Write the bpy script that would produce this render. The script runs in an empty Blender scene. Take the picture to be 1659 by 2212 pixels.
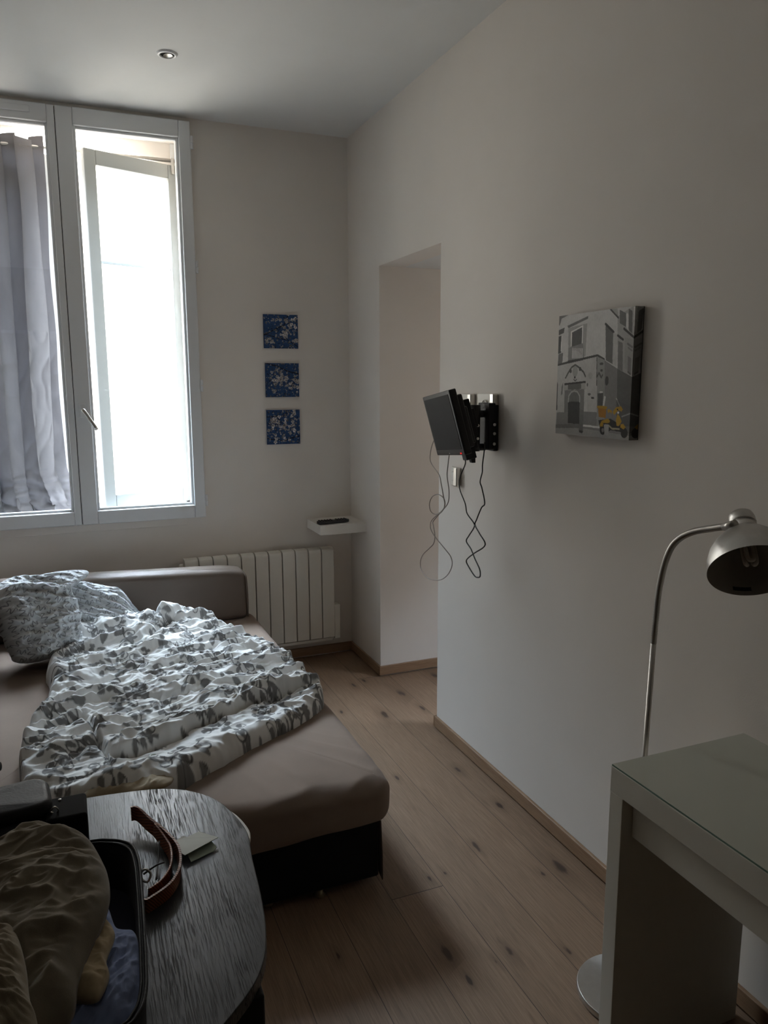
import bpy, bmesh, math, random
import numpy as np
from mathutils import Vector, Matrix, noise as mnoise

random.seed(4)
C = bpy.context.scene.collection
PI = math.pi

# ------------------------------------------------------------------ room frame (metres)
XW, YB, ZC = 1.57, 4.33, 3.01          # right wall, window wall, ceiling
XL, YF = -1.25, -1.7                   # left wall, wall behind the camera
OY0, OY1, OZ = 3.14, 3.86, 2.255       # opening in the right wall
DX = 2.9                               # far end of the passage
WX0, WX1, WZ0, WZ1 = -.58, .66, .955, 2.95   # window hole

# ------------------------------------------------------------------ materials
def s2l(c):
    c = c / 255.
    return c / 12.92 if c <= .04045 else ((c + .055) / 1.055) ** 2.4

class NT:
    def __init__(self, name):
        self.m = bpy.data.materials.new(name); self.m.use_nodes = True
        self.t = self.m.node_tree; self.n = self.t.nodes; self.l = self.t.links
        self.b = self.n['Principled BSDF']; self.out = self.n['Material Output']
    def node(self, kind, **kw):
        x = self.n.new(kind)
        for k, v in kw.items():
            if k in x.inputs: x.inputs[k].default_value = v
            else: setattr(x, k, v)
        return x
    def link(self, a, b): self.l.new(a, b)
    def coords(self, scale=(1, 1, 1), kind='Object', rot=(0, 0, 0)):
        tc = self.node('ShaderNodeTexCoord'); mp = self.node('ShaderNodeMapping')
        mp.inputs['Scale'].default_value = scale; mp.inputs['Rotation'].default_value = rot
        self.link(tc.outputs[kind], mp.inputs['Vector']); return mp.outputs['Vector']
    def noise(self, vec, scale=5, detail=3, rough=.5, dist=0):
        x = self.node('ShaderNodeTexNoise'); x.inputs['Scale'].default_value = scale
        x.inputs['Detail'].default_value = detail; x.inputs['Roughness'].default_value = rough
        x.inputs['Distortion'].default_value = dist
        self.link(vec, x.inputs['Vector']); return x.outputs['Fac']
    def ramp(self, fac, stops):
        r = self.node('ShaderNodeValToRGB'); e = r.color_ramp.elements
        while len(e) < len(stops): e.new(.5)
        for el, (p, c) in zip(e, stops):
            el.position = p; el.color = (*c, 1) if len(c) == 3 else c
        self.link(fac, r.inputs['Fac']); return r.outputs['Color']
    def math(self, op, a, b=None, clamp=False):
        x = self.node('ShaderNodeMath', operation=op); x.use_clamp = clamp
        for i, v in enumerate((a, b)):
            if v is None: continue
            if isinstance(v, (int, float)): x.inputs[i].default_value = v
            else: self.link(v, x.inputs[i])
        return x.outputs[0]
    def mix(self, fac, a, b, mode='MIX'):
        x = self.node('ShaderNodeMix', data_type='RGBA', blend_type=mode)
        for i, v in ((0, fac), (6, a), (7, b)):
            if isinstance(v, (int, float)): x.inputs[i].default_value = v
            elif isinstance(v, tuple): x.inputs[i].default_value = (*v, 1)
            else: self.link(v, x.inputs[i])
        return x.outputs[2]
    def bump(self, h, strength=.3, dist=.002):
        b = self.node('ShaderNodeBump'); b.inputs['Strength'].default_value = strength
        b.inputs['Distance'].default_value = dist
        self.link(h, b.inputs['Height']); self.link(b.outputs['Normal'], self.b.inputs['Normal'])
    def set(self, **kw):
        for k, v in kw.items():
            k = k.replace('_', ' ')
            if isinstance(v, tuple) and len(v) == 3: v = (*v, 1)
            self.b.inputs[k].default_value = v
        return self

def paint(name, col, rough=.6, bump=.12, scale=140, var=.03, spec=.4):
    t = NT(name); v = t.coords()
    n = t.noise(v, scale * .02, 4)
    lo = tuple(c * (1 - var) for c in col); hi = tuple(min(1, c * (1 + var)) for c in col)
    t.link(t.ramp(n, [(.3, lo), (.7, hi)]), t.b.inputs['Base Color'])
    t.set(Roughness=rough, Specular_IOR_Level=spec)
    if bump: t.bump(t.noise(v, scale, 3), bump, .001)
    return t.m

def metal(name, col, rough=.3, brushed=False):
    t = NT(name); v = t.coords((1, 1, 1))
    n = t.noise(v, 60, 2)
    t.link(t.ramp(n, [(.3, tuple(c * .93 for c in col)), (.7, col)]), t.b.inputs['Base Color'])
    t.set(Metallic=1., Roughness=rough)
    if brushed: t.b.inputs['Anisotropic'].default_value = .75
    return t.m

def fabric(name, col, rough=.9, weave=900, bump=.25, var=.08, sheen=.3, vscale=9):
    t = NT(name); v = t.coords()
    n = t.noise(v, vscale, 5, .6)
    t.link(t.ramp(n, [(.3, tuple(c * (1 - var) for c in col)), (.7, tuple(c * (1 + var) for c in col))]), t.b.inputs['Base Color'])
    t.set(Roughness=rough, Sheen_Weight=sheen, Specular_IOR_Level=.25)
    t.bump(t.noise(v, weave, 2), bump, .0006)
    return t.m

def painted_attr(name, rough=.9, bump=.2, scale=900, sheen=.2):
    t = NT(name)
    a = t.node('ShaderNodeAttribute', attribute_name='Col')
    t.link(a.outputs['Color'], t.b.inputs['Base Color'])
    t.set(Roughness=rough, Sheen_Weight=sheen, Specular_IOR_Level=.25)
    t.bump(t.noise(t.coords(), scale, 2), bump, .0006)
    return t.m

M = {}
M['wall'] = paint('wall_paint', (.75, .705, .655), .75, .25, 260, .012, .25)
M['ceiling'] = paint('ceiling_paint', (.72, .722, .712), .8, .2, 260, .012, .2)
M['dimwall'] = paint('rear_wall_bounce_dark', (.15, .135, .12), .8, .2, 260, .02, .2)  # unseen rear walls darkened to cut bounced light near the desk
M['upvc'] = paint('white_window_frame', (.72, .73, .74), .35, .03, 80, .01, .5)
M['radiator'] = paint('radiator_enamel', (.74, .72, .66), .4, .04, 90, .01, .5)
M['shelf'] = paint('white_shelf_foil', (.74, .715, .67), .45, .03, 60, .01, .4)
M['desk'] = paint('white_desk_foil', (.62, .60, .53), .45, .03, 60, .01, .4)
M['backlitgrey'] = paint('outer_casement_backlit_grey', (.42, .42, .40), .5, .1, 90, .05, .3)  # casement's backlit shade put into its colour, keeps it from blowing out
M['gap'] = paint('dark_gap', (.02, .02, .02), .8, 0, 50)
M['blacktv'] = paint('black_plastic', (.012, .012, .013), .35, .05, 200, .1, .5)
M['blackmatte'] = paint('black_powder_coat', (.01, .01, .011), .55, .15, 300, .1, .4)
M['screen'] = paint('tv_screen_glass', (.028, .028, .029), .65, 0, 50, .02, .12)
M['silver'] = metal('brushed_aluminium', (.62, .61, .59), .33, True)
M['nickel'] = metal('satin_nickel', (.55, .53, .50), .36)
M['chrome'] = metal('silver_trim', (.75, .73, .69), .38)
M['shade_in'] = paint('lamp_shade_inside', (.33, .30, .26), .5, .03, 80)
M['bulb'] = paint('lamp_bulb_glass', (.66, .60, .54), .25, 0, 30)
M['cable_w'] = paint('grey_cable', (.33, .29, .26), .5, 0, 30)
M['cable_k'] = paint('black_cable', (.015, .015, .015), .5, 0, 30)
M['sheet'] = fabric('taupe_fitted_sheet', (.245, .182, .142), .95, 700, .35, .06, .05, 5)
M['sofa'] = fabric('taupe_upholstery', (.115, .085, .066), .5, 800, .2, .06, 0, 6)
M['base'] = fabric('black_bed_base_cloth', (.006, .006, .007), .9, 500, .3, .2, .05)
M['brass'] = metal('dull_foot_metal', (.30, .25, .16), .5)
M['curtain'] = None
M['duvet'] = painted_attr('printed_cotton')
M['print'] = painted_attr('printed_canvas', .75, .15, 1200, 0)
M['liner'] = fabric('beige_duvet_lining', (.33, .26, .17), .9, 700, .3, .12)
M['olive'] = fabric('olive_jacket_cloth', (.185, .155, .108), .9, 600, .45, .22, .2, 14)
M['khaki'] = fabric('khaki_cloth', (.25, .205, .14), .9, 600, .45, .15, .2, 20)
M['beige'] = fabric('beige_garment', (.46, .36, .22), .9, 700, .3, .12, .2, 20)
M['blue'] = fabric('blue_shirt_cloth', (.22, .28, .47), .85, 900, .35, .12, .2, 20)
M['case'] = fabric('black_suitcase_nylon', (.016, .016, .020), .7, 700, .4, .2, .1)
M['caselining'] = fabric('navy_suitcase_lining', (.03, .033, .055), .8, 700, .3, .2, .1)
M['leather'] = paint('black_leather', (.009, .009, .010), .5, .5, 180, .1, .25)
M['belt'] = None
M['card'] = paint('white_card', (.52, .55, .50), .6, .05, 200, .02)
M['card2'] = paint('pale_green_paper', (.42, .50, .42), .6, .05, 200, .02)
M['trimwhite'] = paint('white_edge_strip', (.62, .58, .52), .4, 0, 30)

def glass_mat(name, tint=(1, 1, 1), rough=0., refl=.08):
    t = NT(name)
    tr = t.node('ShaderNodeBsdfTransparent'); tr.inputs[0].default_value = (*tint, 1)
    gl = t.node('ShaderNodeBsdfGlossy'); gl.inputs['Roughness'].default_value = rough + .01
    fr = t.node('ShaderNodeFresnel'); fr.inputs[0].default_value = 1.45
    v = t.coords(); n = t.noise(v, 3, 2)
    f2 = t.math('MULTIPLY', fr.outputs[0], t.math('ADD', t.math('MULTIPLY', n, .05), .42))
    mx = t.node('ShaderNodeMixShader')
    t.link(f2, mx.inputs[0]); t.link(tr.outputs[0], mx.inputs[1]); t.link(gl.outputs[0], mx.inputs[2])
    t.link(mx.outputs[0], t.out.inputs['Surface']); return t.m
M['glass'] = glass_mat('window_glass', (.97, .985, .98))
M['deskglass'] = None

def mk_deskglass():
    t = NT('desk_top_glass'); v = t.coords(); n = t.noise(v, 2, 2)
    t.link(t.ramp(n, [(.3, (.50, .515, .445)), (.7, (.52, .53, .46))]), t.b.inputs['Base Color'])
    t.set(Roughness=.12, Specular_IOR_Level=.6)
    return t.m
M['deskglass'] = mk_deskglass()
M['glassedge'] = paint('green_glass_edge', (.20, .29, .24), .25, 0, 30)

def mk_curtain():
    t = NT('curtain_cloth'); v = t.coords((1, 1, .35))
    n = t.noise(v, 7, 5, .6)
    col = t.ramp(n, [(.25, (.095, .088, .088)), (.75, (.14, .130, .126))])
    d = t.node('ShaderNodeBsdfDiffuse'); tl = t.node('ShaderNodeBsdfTranslucent')
    t.link(col, d.inputs[0])
    t.link(t.mix(1., col, (.75, .77, .90), 'MULTIPLY'), tl.inputs[0])
    mx = t.node('ShaderNodeMixShader'); mx.inputs[0].default_value = .05
    t.link(d.outputs[0], mx.inputs[1]); t.link(tl.outputs[0], mx.inputs[2])
    t.link(mx.outputs[0], t.out.inputs['Surface'])
    b = t.node('ShaderNodeBump'); b.inputs['Strength'].default_value = .3; b.inputs['Distance'].default_value = .002
    t.link(t.noise(t.coords((1, 1, .2)), 22, 2), b.inputs['Height']); t.link(b.outputs[0], d.inputs['Normal'])
    return t.m
M['curtain'] = mk_curtain()

def mk_floor():
    t = NT('oak_floor_boards'); tc = t.node('ShaderNodeTexCoord'); sp = t.node('ShaderNodeSeparateXYZ')
    t.link(tc.outputs['Object'], sp.inputs[0]); X, Y = sp.outputs[0], sp.outputs[1]
    W = .1855
    u = t.math('DIVIDE', t.math('SUBTRACT', X, .874 - W * 40), W)
    pid = t.math('FLOOR', u); fu = t.math('FRACT', u)
    wn = t.node('ShaderNodeTexWhiteNoise', noise_dimensions='1D'); t.link(pid, wn.inputs['W'])
    yl = t.math('DIVIDE', t.math('ADD', Y, t.math('MULTIPLY', wn.outputs['Value'], 37.3)), 7.5)
    eid = t.math('FLOOR', yl); fe = t.math('FRACT', yl)
    wn2 = t.node('ShaderNodeTexWhiteNoise', noise_dimensions='2D')
    cb = t.node('ShaderNodeCombineXYZ'); t.link(pid, cb.inputs[0]); t.link(eid, cb.inputs[1]); t.link(cb.outputs[0], wn2.inputs['Vector'])
    rnd = wn2.outputs['Value']
    # per plank coordinates
    cv = t.node('ShaderNodeCombineXYZ')
    t.link(t.math('ADD', X, t.math('MULTIPLY', rnd, 31.)), cv.inputs[0])
    t.link(t.math('ADD', Y, t.math('MULTIPLY', rnd, 17.)), cv.inputs[1])
    def mp(s):
        m = t.node('ShaderNodeMapping'); m.inputs['Scale'].default_value = s; t.link(cv.outputs[0], m.inputs['Vector']); return m.outputs[0]
    grain = t.noise(mp((26, 1.6, 1)), 3.0, 6, .65, 1.2)
    fine = t.noise(mp((160, 4, 1)), 2, 3, .6, .3)
    cloud = t.noise(mp((5, 1.3, 1)), 1.6, 4, .6, .6)
    col = t.ramp(grain, [(.25, (.175, .108, .066)), (.5, (.285, .193, .128)), (.78, (.38, .27, .19))])
    col = t.mix(t.math('MULTIPLY', t.ramp(cloud, [(.35, (1, 1, 1)), (.60, (0, 0, 0))]), .62), col, (.22, .150, .10))
    col = t.mix(.35, col, t.ramp(fine, [(.35, (.16, .105, .068)), (.65, (.40, .295, .21))]))
    # knots
    vo = t.node('ShaderNodeTexVoronoi'); vo.inputs['Scale'].default_value = 1.0; vo.voronoi_dimensions = '2D'
    t.link(mp((8.5, 3.1, 1)), vo.inputs['Vector'])
    d = t.math('ADD', vo.outputs['Distance'], t.math('MULTIPLY', t.math('SUBTRACT', t.noise(mp((40, 14, 1)), 1, 3), .5), .22))

    sc = t.node('ShaderNodeSeparateColor'); t.link(vo.outputs['Color'], sc.inputs[0])
    d = t.math('MULTIPLY', d, t.math('ADD', t.math('MULTIPLY', sc.outputs[1], 2.4), .8))
    pick = t.math('GREATER_THAN', sc.outputs[0], .66)
    kn = t.math('MULTIPLY', t.ramp(d, [(.06, (1, 1, 1)), (.14, (0, 0, 0))]), pick)
    halo = t.math('MULTIPLY', t.ramp(d, [(.10, (1, 1, 1)), (.50, (0, 0, 0))]), pick)
    col = t.mix(t.math('MULTIPLY', halo, .55), col, (.15, .095, .06))
    col = t.mix(t.math('MULTIPLY', kn, .85), col, (.045, .028, .02))
    # cracks: thin dark splinters along the grain
    cr = t.noise(mp((34, 2.2, 1)), 1.3, 3, .5, 1.8)
    col = t.mix(t.math('MULTIPLY', t.ramp(cr, [(.70, (0, 0, 0)), (.76, (1, 1, 1))]), .45), col, (.07, .045, .03))
    tone = t.math('ADD', t.math('MULTIPLY', rnd, .20), .74)
    hsv = t.node('ShaderNodeHueSaturation'); t.link(tone, hsv.inputs['Value']); t.link(col, hsv.inputs['Color'])
    col = t.mix(1., hsv.outputs[0], (1., .935, .875), 'MULTIPLY')
    g1 = t.math('LESS_THAN', fu, .011); g2 = t.math('LESS_THAN', fe, .0004)
    gap = t.math('MAXIMUM', g1, g2)
    col = t.mix(t.math('MULTIPLY', gap, .8), col, (.02, .013, .01))
    t.link(col, t.b.inputs['Base Color'])
    rr = t.math('ADD', t.math('MULTIPLY', grain, .2), .42)
    t.link(rr, t.b.inputs['Roughness']); t.set(Specular_IOR_Level=.4)
    h = t.math('SUBTRACT', t.math('MULTIPLY', grain, .25), gap)
    t.bump(h, .35, .0015)
    return t.m
M['floor'] = mk_floor()

def mk_skirt():
    t = NT('oak_skirting'); v = t.coords((3, 3, 40))
    g = t.noise(v, 2.5, 5, .6, .6)
    t.link(t.ramp(g, [(.3, (.225, .130, .070)), (.7, (.33, .21, .125))]), t.b.inputs['Base Color'])
    t.set(Roughness=.5); t.bump(g, .15, .001); return t.m
M['skirt'] = mk_skirt()

def mk_table():
    t = NT('black_stained_oak'); tc = t.coords((1, 1, 1))
    m = t.node('ShaderNodeMapping'); m.inputs['Scale'].default_value = (620, 24, 60); t.link(tc, m.inputs['Vector'])
    g = t.noise(m.outputs[0], 1.0, 3, .5, .25)
    m2 = t.node('ShaderNodeMapping'); m2.inputs['Scale'].default_value = (12, 4, 12); t.link(tc, m2.inputs['Vector'])
    dens = t.ramp(t.noise(m2.outputs[0], 1, 3), [(.38, (.25,) * 3), (.66, (1,) * 3)])
    pores = t.math('MULTIPLY', t.ramp(g, [(.52, (0, 0, 0)), (.62, (1, 1, 1))]), dens)
    t.link(t.mix(pores, (.022, .023, .026), (.004, .004, .005)), t.b.inputs['Base Color'])
    t.link(t.math('ADD', t.math('MULTIPLY', pores, .35), .33), t.b.inputs['Roughness'])
    t.set(Specular_IOR_Level=.45)
    t.bump(t.math('MULTIPLY', pores, -1.), .5, .0008)
    return t.m
M['table'] = mk_table()

def mk_belt():
    t = NT('woven_brown_leather'); v = t.coords()
    w = t.node('ShaderNodeTexWave', wave_type='BANDS', bands_direction='DIAGONAL'); w.inputs['Scale'].default_value = 90
    w.inputs['Distortion'].default_value = 2; t.link(v, w.inputs['Vector'])
    t.link(t.ramp(w.outputs['Fac'], [(.2, (.12, .035, .012)), (.8, (.30, .09, .035))]), t.b.inputs['Base Color'])
    t.set(Roughness=.42); t.bump(w.outputs['Fac'], .4, .001); return t.m
M['belt'] = mk_belt()

def mk_led():
    t = NT('red_standby_light'); v = t.coords(); n = t.noise(v, 50)
    t.link(t.ramp(n, [(0, (.9, .01, .01)), (1, (1, .02, .02))]), t.b.inputs['Emission Color'])
    t.b.inputs['Emission Strength'].default_value = .9
    t.set(Base_Color=(.3, 0, 0)); return t.m
M['led'] = mk_led()

# ------------------------------------------------------------------ object helpers
def obj(name, bm, mat, parent=None, smooth=False, bevel=0, seg=2, sub=0):
    me = bpy.data.meshes.new(name)
    if isinstance(bm, bmesh.types.BMesh):
        bmesh.ops.recalc_face_normals(bm, faces=bm.faces)
        off = parent_loc(parent)
        bmesh.ops.translate(bm, verts=bm.verts, vec=-off)
        bm.to_mesh(me); bm.free()
    o = bpy.data.objects.new(name, me); C.objects.link(o)
    if mat: me.materials.append(mat)
    if parent: o.parent = parent
    if smooth:
        for p in me.polygons: p.use_smooth = True
    if bevel:
        b = o.modifiers.new('bevel', 'BEVEL'); b.width = bevel; b.segments = seg; b.limit_method = 'ANGLE'; b.angle_limit = .6
        for p in me.polygons: p.use_smooth = True
        w = o.modifiers.new('wn', 'WEIGHTED_NORMAL'); w.keep_sharp = True
    if sub:
        s = o.modifiers.new('sub', 'SUBSURF'); s.levels = sub; s.render_levels = sub
    return o

def parent_loc(p):
    v = Vector((0, 0, 0))
    while p:
        v += p.location; p = p.parent
    return v

def tag(o, label, cat, group=None, kind=None):
    if label: o['label'] = label
    if cat: o['category'] = cat
    if group: o['group'] = group
    if kind: o['kind'] = kind
    return o

def thing(name, label, cat, loc=(0, 0, 0), group=None):
    o = bpy.data.objects.new(name, None); C.objects.link(o); o.location = loc
    o.empty_display_size = .05
    return tag(o, label, cat, group)

def setting(name, loc=(0, 0, 0)):
    o = bpy.data.objects.new(name, None); C.objects.link(o); o.location = loc; o['kind'] = 'structure'; return o

def B(*boxes):
    """boxes: (x0,x1,y0,y1,z0,z1)"""
    bm = bmesh.new()
    for b in boxes: box(bm, *b)
    return bm

def box(bm, x0, x1, y0, y1, z0, z1, mat=None):
    vs = [bm.verts.new((x, y, z)) for z in (z0, z1) for y in (y0, y1) for x in (x0, x1)]
    if mat is not None:
        for v in vs: v.co = mat @ v.co
    for f in ((0, 2, 3, 1), (4, 5, 7, 6), (0, 1, 5, 4), (2, 6, 7, 3), (0, 4, 6, 2), (1, 3, 7, 5)):
        bm.faces.new([vs[i] for i in f])

def prism(bm, pts, z0, z1, mat=None):
    a = [bm.verts.new((p[0], p[1], z0)) for p in pts]; b = [bm.verts.new((p[0], p[1], z1)) for p in pts]
    if mat is not None:
        for v in a + b: v.co = mat @ v.co
    n = len(pts)
    bm.faces.new(a[::-1]); bm.faces.new(b)
    for i in range(n): bm.faces.new((a[i], a[(i + 1) % n], b[(i + 1) % n], b[i]))

def lathe(bm, prof, mat=None, n=48):
    """prof: (r,z) list, revolved around z"""
    rings = []
    for r, z in prof:
        if r < 1e-6: rings.append([bm.verts.new((0, 0, z))])
        else: rings.append([bm.verts.new((r * math.cos(2 * PI * i / n), r * math.sin(2 * PI * i / n), z)) for i in range(n)])
    for a, b in zip(rings, rings[1:]):
        for i in range(n):
            j = (i + 1) % n
            if len(a) == 1 and len(b) == 1: continue
            if len(a) == 1: bm.faces.new((a[0], b[i], b[j]))
            elif len(b) == 1: bm.faces.new((a[i], a[j], b[0]))
            else: bm.faces.new((a[i], a[j], b[j], b[i]))
    if mat is not None:
        for r in rings:
            for v in r: v.co = mat @ v.co

def catmull(pts, k=6, closed=False):
    P = [Vector(p) for p in pts]; n = len(P); out = []
    rng = range(n) if closed else range(n - 1)
    for i in rng:
        if closed: a, b, c, d = P[(i - 1) % n], P[i], P[(i + 1) % n], P[(i + 2) % n]
        else: a, b, c, d = P[max(i - 1, 0)], P[i], P[i + 1], P[min(i + 2, n - 1)]
        for j in range(k):
            t = j / k
            out.append(.5 * ((2 * b) + (c - a) * t + (2 * a - 5 * b + 4 * c - d) * t * t + (3 * b - a - 3 * c + d) * t ** 3))
    if not closed: out.append(P[-1])
    return out

def tube(bm, path, r, n=10, caps=True):
    path = [Vector(p) for p in path]; rings = []
    rr = r if hasattr(r, '__len__') else [r] * len(path)
    up = None
    for i, p in enumerate(path):
        d = (path[min(i + 1, len(path) - 1)] - path[max(i - 1, 0)]).normalized()
        if up is None:
            up = d.orthogonal().normalized()
        up = (up - d * up.dot(d))
        up = up.normalized() if up.length > 1e-6 else d.orthogonal().normalized()
        w = d.cross(up)
        rings.append([bm.verts.new(p + rr[i] * (up * math.cos(2 * PI * k / n) + w * math.sin(2 * PI * k / n))) for k in range(n)])
    for a, b in zip(rings, rings[1:]):
        for i in range(n): bm.faces.new((a[i], a[(i + 1) % n], b[(i + 1) % n], b[i]))
    if caps: bm.faces.new(rings[0][::-1]); bm.faces.new(rings[-1])

def ribbon(bm, path, h, th, lean=0):
    """upright strap: path of (x,y,z) bottoms, height h, thickness th"""
    path = [Vector(p) for p in path]; rings = []
    for i, p in enumerate(path):
        d = path[min(i + 1, len(path) - 1)] - path[max(i - 1, 0)]; d.z = 0; d.normalize()
        nrm = Vector((-d.y, d.x, 0)); up = (Vector((0, 0, 1)) + nrm * lean).normalized()
        rings.append([bm.verts.new(q) for q in (p - nrm * th / 2, p + nrm * th / 2, p + nrm * th / 2 + up * h, p - nrm * th / 2 + up * h)])
    for a, b in zip(rings, rings[1:]):
        for i in range(4): bm.faces.new((a[i], a[(i + 1) % 4], b[(i + 1) % 4], b[i]))
    bm.faces.new(rings[0][::-1]); bm.faces.new(rings[-1])

def gridmesh(name, P, mat, parent=None, cols=None, smooth=True, close_u=False, flip=False):
    """P: (nu,nv,3) numpy array of positions"""
    nu, nv = P.shape[:2]; off = np.array(parent_loc(parent))
    idx = np.arange(nu * nv).reshape(nu, nv)
    if close_u: idx = np.vstack([idx, idx[:1]])
    q = np.stack([idx[:-1, :-1], idx[1:, :-1], idx[1:, 1:], idx[:-1, 1:]], -1).reshape(-1, 4)
    if flip: q = q[:, ::-1]
    me = bpy.data.meshes.new(name)
    me.vertices.add(nu * nv); me.vertices.foreach_set('co', (P.reshape(-1, 3) - off).astype(np.float32).ravel())
    nf = len(q); me.loops.add(nf * 4); me.loops.foreach_set('vertex_index', q.astype(np.int32).ravel())
    me.polygons.add(nf); me.polygons.foreach_set('loop_start', np.arange(0, nf * 4, 4, dtype=np.int32))
    me.polygons.foreach_set('loop_total', np.full(nf, 4, dtype=np.int32))
    me.polygons.foreach_set('use_smooth', np.full(nf, smooth, dtype=bool))
    me.update(calc_edges=True); me.validate()
    if cols is not None:
        a = me.color_attributes.new('Col', 'FLOAT_COLOR', 'POINT')
        c = np.ones((nu * nv, 4), np.float32); c[:, :3] = cols.reshape(-1, 3)
        a.data.foreach_set('color', c.ravel())
    me.materials.append(mat)
    o = bpy.data.objects.new(name, me); C.objects.link(o)
    if parent: o.parent = parent
    return o

# ------------------------------------------------------------------ numpy noise
_rs = np.random.RandomState(11)
_perm = _rs.permutation(512)
def _hash(ix, iy, seed):
    return _perm[(_perm[(ix + seed * 57) & 511] + iy) & 511]
def perlin(x, y, seed=0):
    x0 = np.floor(x).astype(int); y0 = np.floor(y).astype(int); fx = x - x0; fy = y - y0
    u = fx * fx * fx * (fx * (fx * 6 - 15) + 10); v = fy * fy * fy * (fy * (fy * 6 - 15) + 10)
    def g(ix, iy, dx, dy):
        a = _hash(ix, iy, seed) * (2 * PI / 512.) * 7.
        return np.cos(a) * dx + np.sin(a) * dy
    n00 = g(x0, y0, fx, fy); n10 = g(x0 + 1, y0, fx - 1, fy); n01 = g(x0, y0 + 1, fx, fy - 1); n11 = g(x0 + 1, y0 + 1, fx - 1, fy - 1)
    return 1.4 * ((n00 * (1 - u) + n10 * u) * (1 - v) + (n01 * (1 - u) + n11 * u) * v)
def fbm(x, y, o=4, seed=0):
    s = 0; a = 1.; t = 0
    for i in range(o):
        s = s + a * perlin(x * 2 ** i, y * 2 ** i, seed + i); t += a; a *= .5
    return s / t
def ridge(x, y, seed=0, p=1.6):
    return np.clip(1.12 - np.sqrt(perlin(x, y, seed) ** 2 + .003) * 2.2, 0, 1) ** p

def resample(pts, n):
    P = np.array([tuple(p) for p in catmull([(*p, 0) if len(p) == 2 else p for p in pts], 8)])
    d = np.r_[0, np.cumsum(np.linalg.norm(np.diff(P, axis=0), axis=1))]
    t = np.linspace(0, d[-1], n)
    return np.stack([np.interp(t, d, P[:, k]) for k in range(3)], -1)

# ================================================================== SETTING
def st(name, bm, m, **k):
    o = obj(name, bm, m, **k); o['kind'] = 'structure'; return o

st('floor', B((XL, DX, YF, YB + .05, -.08, 0)), M['floor'])
st('ceiling', B((XL - .1, XW + .15, YF - .1, YB + .33, ZC, ZC + .1)), M['ceiling'])
WT = .30
st('wall_back', B((XL - .1, WX0, YB, YB + WT, -.08, ZC), (WX1, DX, YB, YB + WT, -.08, ZC),
                  (WX0, WX1, YB, YB + WT, -.08, WZ0), (WX0, WX1, YB, YB + WT, WZ1, ZC)), M['wall'])
st('wall_right', B((XW, XW + .14, YF - .1, OY0, -.08, ZC), (XW, DX, OY1, YB, -.08, ZC),
                   (XW, XW + .14, OY0, OY1, OZ, ZC)), M['wall'])
st('wall_left', B((XL - .1, XL, 1.2, YB + .05, -.08, ZC)), M['wall'])
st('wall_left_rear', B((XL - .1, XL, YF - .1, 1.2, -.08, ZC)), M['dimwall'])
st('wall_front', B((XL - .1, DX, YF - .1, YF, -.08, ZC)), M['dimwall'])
PW = (2.20, 2.80, 1.35, 1.85)
st('wall_passage', B((DX, DX + .1, 1.6, PW[0], -.08, OZ + .12), (DX, DX + .1, PW[1], OY1 + .1, -.08, OZ + .12), (DX, DX + .1, PW[0], PW[1], -.08, PW[2]), (DX, DX + .1, PW[0], PW[1], PW[3], OZ + .12), (XW + .14, DX, 1.55, 1.65, -.08, OZ + .12)), M['wall'])
st('trim_passage_ceiling', B((XW + .14, DX, 1.65, OY1, OZ, OZ + .1)), M['ceiling'])
SK = .062
def skirt(name, *bx): return st(name, B(*bx), M['skirt'], bevel=.003)
skirt('baseboard_right', (XW - .014, XW, YF, OY0, .009, SK), (XW - .014, XW + .14, OY0 - .0, OY0 + .012, .009, SK))
skirt('baseboard_corner', (XW - .012, XW, OY1 - .012, YB, .009, SK), (XW - .012, DX, OY1 - .014, OY1, .009, SK))
skirt('baseboard_back', (XL, XW - .012, YB - .014, YB, .009, SK))
# bowed plaster ledge under the window
st('trim_1', B((-.62, .60, YB - .012, YB + .01, .872, .915)), M['wall'], bevel=.004)

# ---- inner window (two sashes flush with the wall)
w1 = setting('window_1', (.05, YB, .915))
def frame_ring(x0, x1, z0, z1, l, r, b, t, y0, y1):
    return B((x0, x0 + l, y0, y1, z0, z1), (x1 - r, x1, y0, y1, z0, z1), (x0 + l, x1 - r, y0, y1, z0, z0 + b), (x0 + l, x1 - r, y0, y1, z1 - t, z1))
obj('window_frame', frame_ring(-.63, .672, .93, 2.975, .05, .05, .05, .05, YB - .012, YB + .045), M['upvc'], w1, bevel=.003)
def sash(x0, x1, l, r, hinges):
    s = obj('sash', frame_ring(x0, x1, .915, 2.985, l, r, .072, .083, YB - .042, YB + .012), M['upvc'], w1, bevel=.006, seg=3)
    obj('glazing_bead', frame_ring(x0 + l - .001, x1 - r + .001, .986, 2.903, .014, .014, .014, .014, YB - .022, YB + .004), M['upvc'], s, bevel=.004)
    obj('pane', B((x0 + l + .005, x1 - r - .005, YB - .008, YB - .004, .992, 2.897)), M['glass'], s)
    for z in (1.01, 1.64, 2.26, 2.88) if hinges else ():
        bm = bmesh.new()
        tube(bm, [(x1 + .006, YB - .046, z - .032), (x1 + .006, YB - .046, z - .002)], .0065, 10)
        tube(bm, [(x1 + .006, YB - .046, z + .002), (x1 + .006, YB - .046, z + .032)], .0065, 10)
        box(bm, x1 - .002, x1 + .004, YB - .046, YB - .005, z - .028, z + .028)
        obj('hinge', bm, M['upvc'], s, smooth=False)
    return s
sL = sash(-.60, .0475, .06, .034, False)
sR = sash(.0505, .695, .078, .060, True)
obj('astragal_gap', B((.0475, .0505, YB - .03, YB, .92, 2.98)), M['gap'], w1)
h = bmesh.new()
hx, hz = .088, 1.515
box(h, hx - .014, hx + .014, YB - .052, YB - .040, hz - .035, hz + .035)
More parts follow.
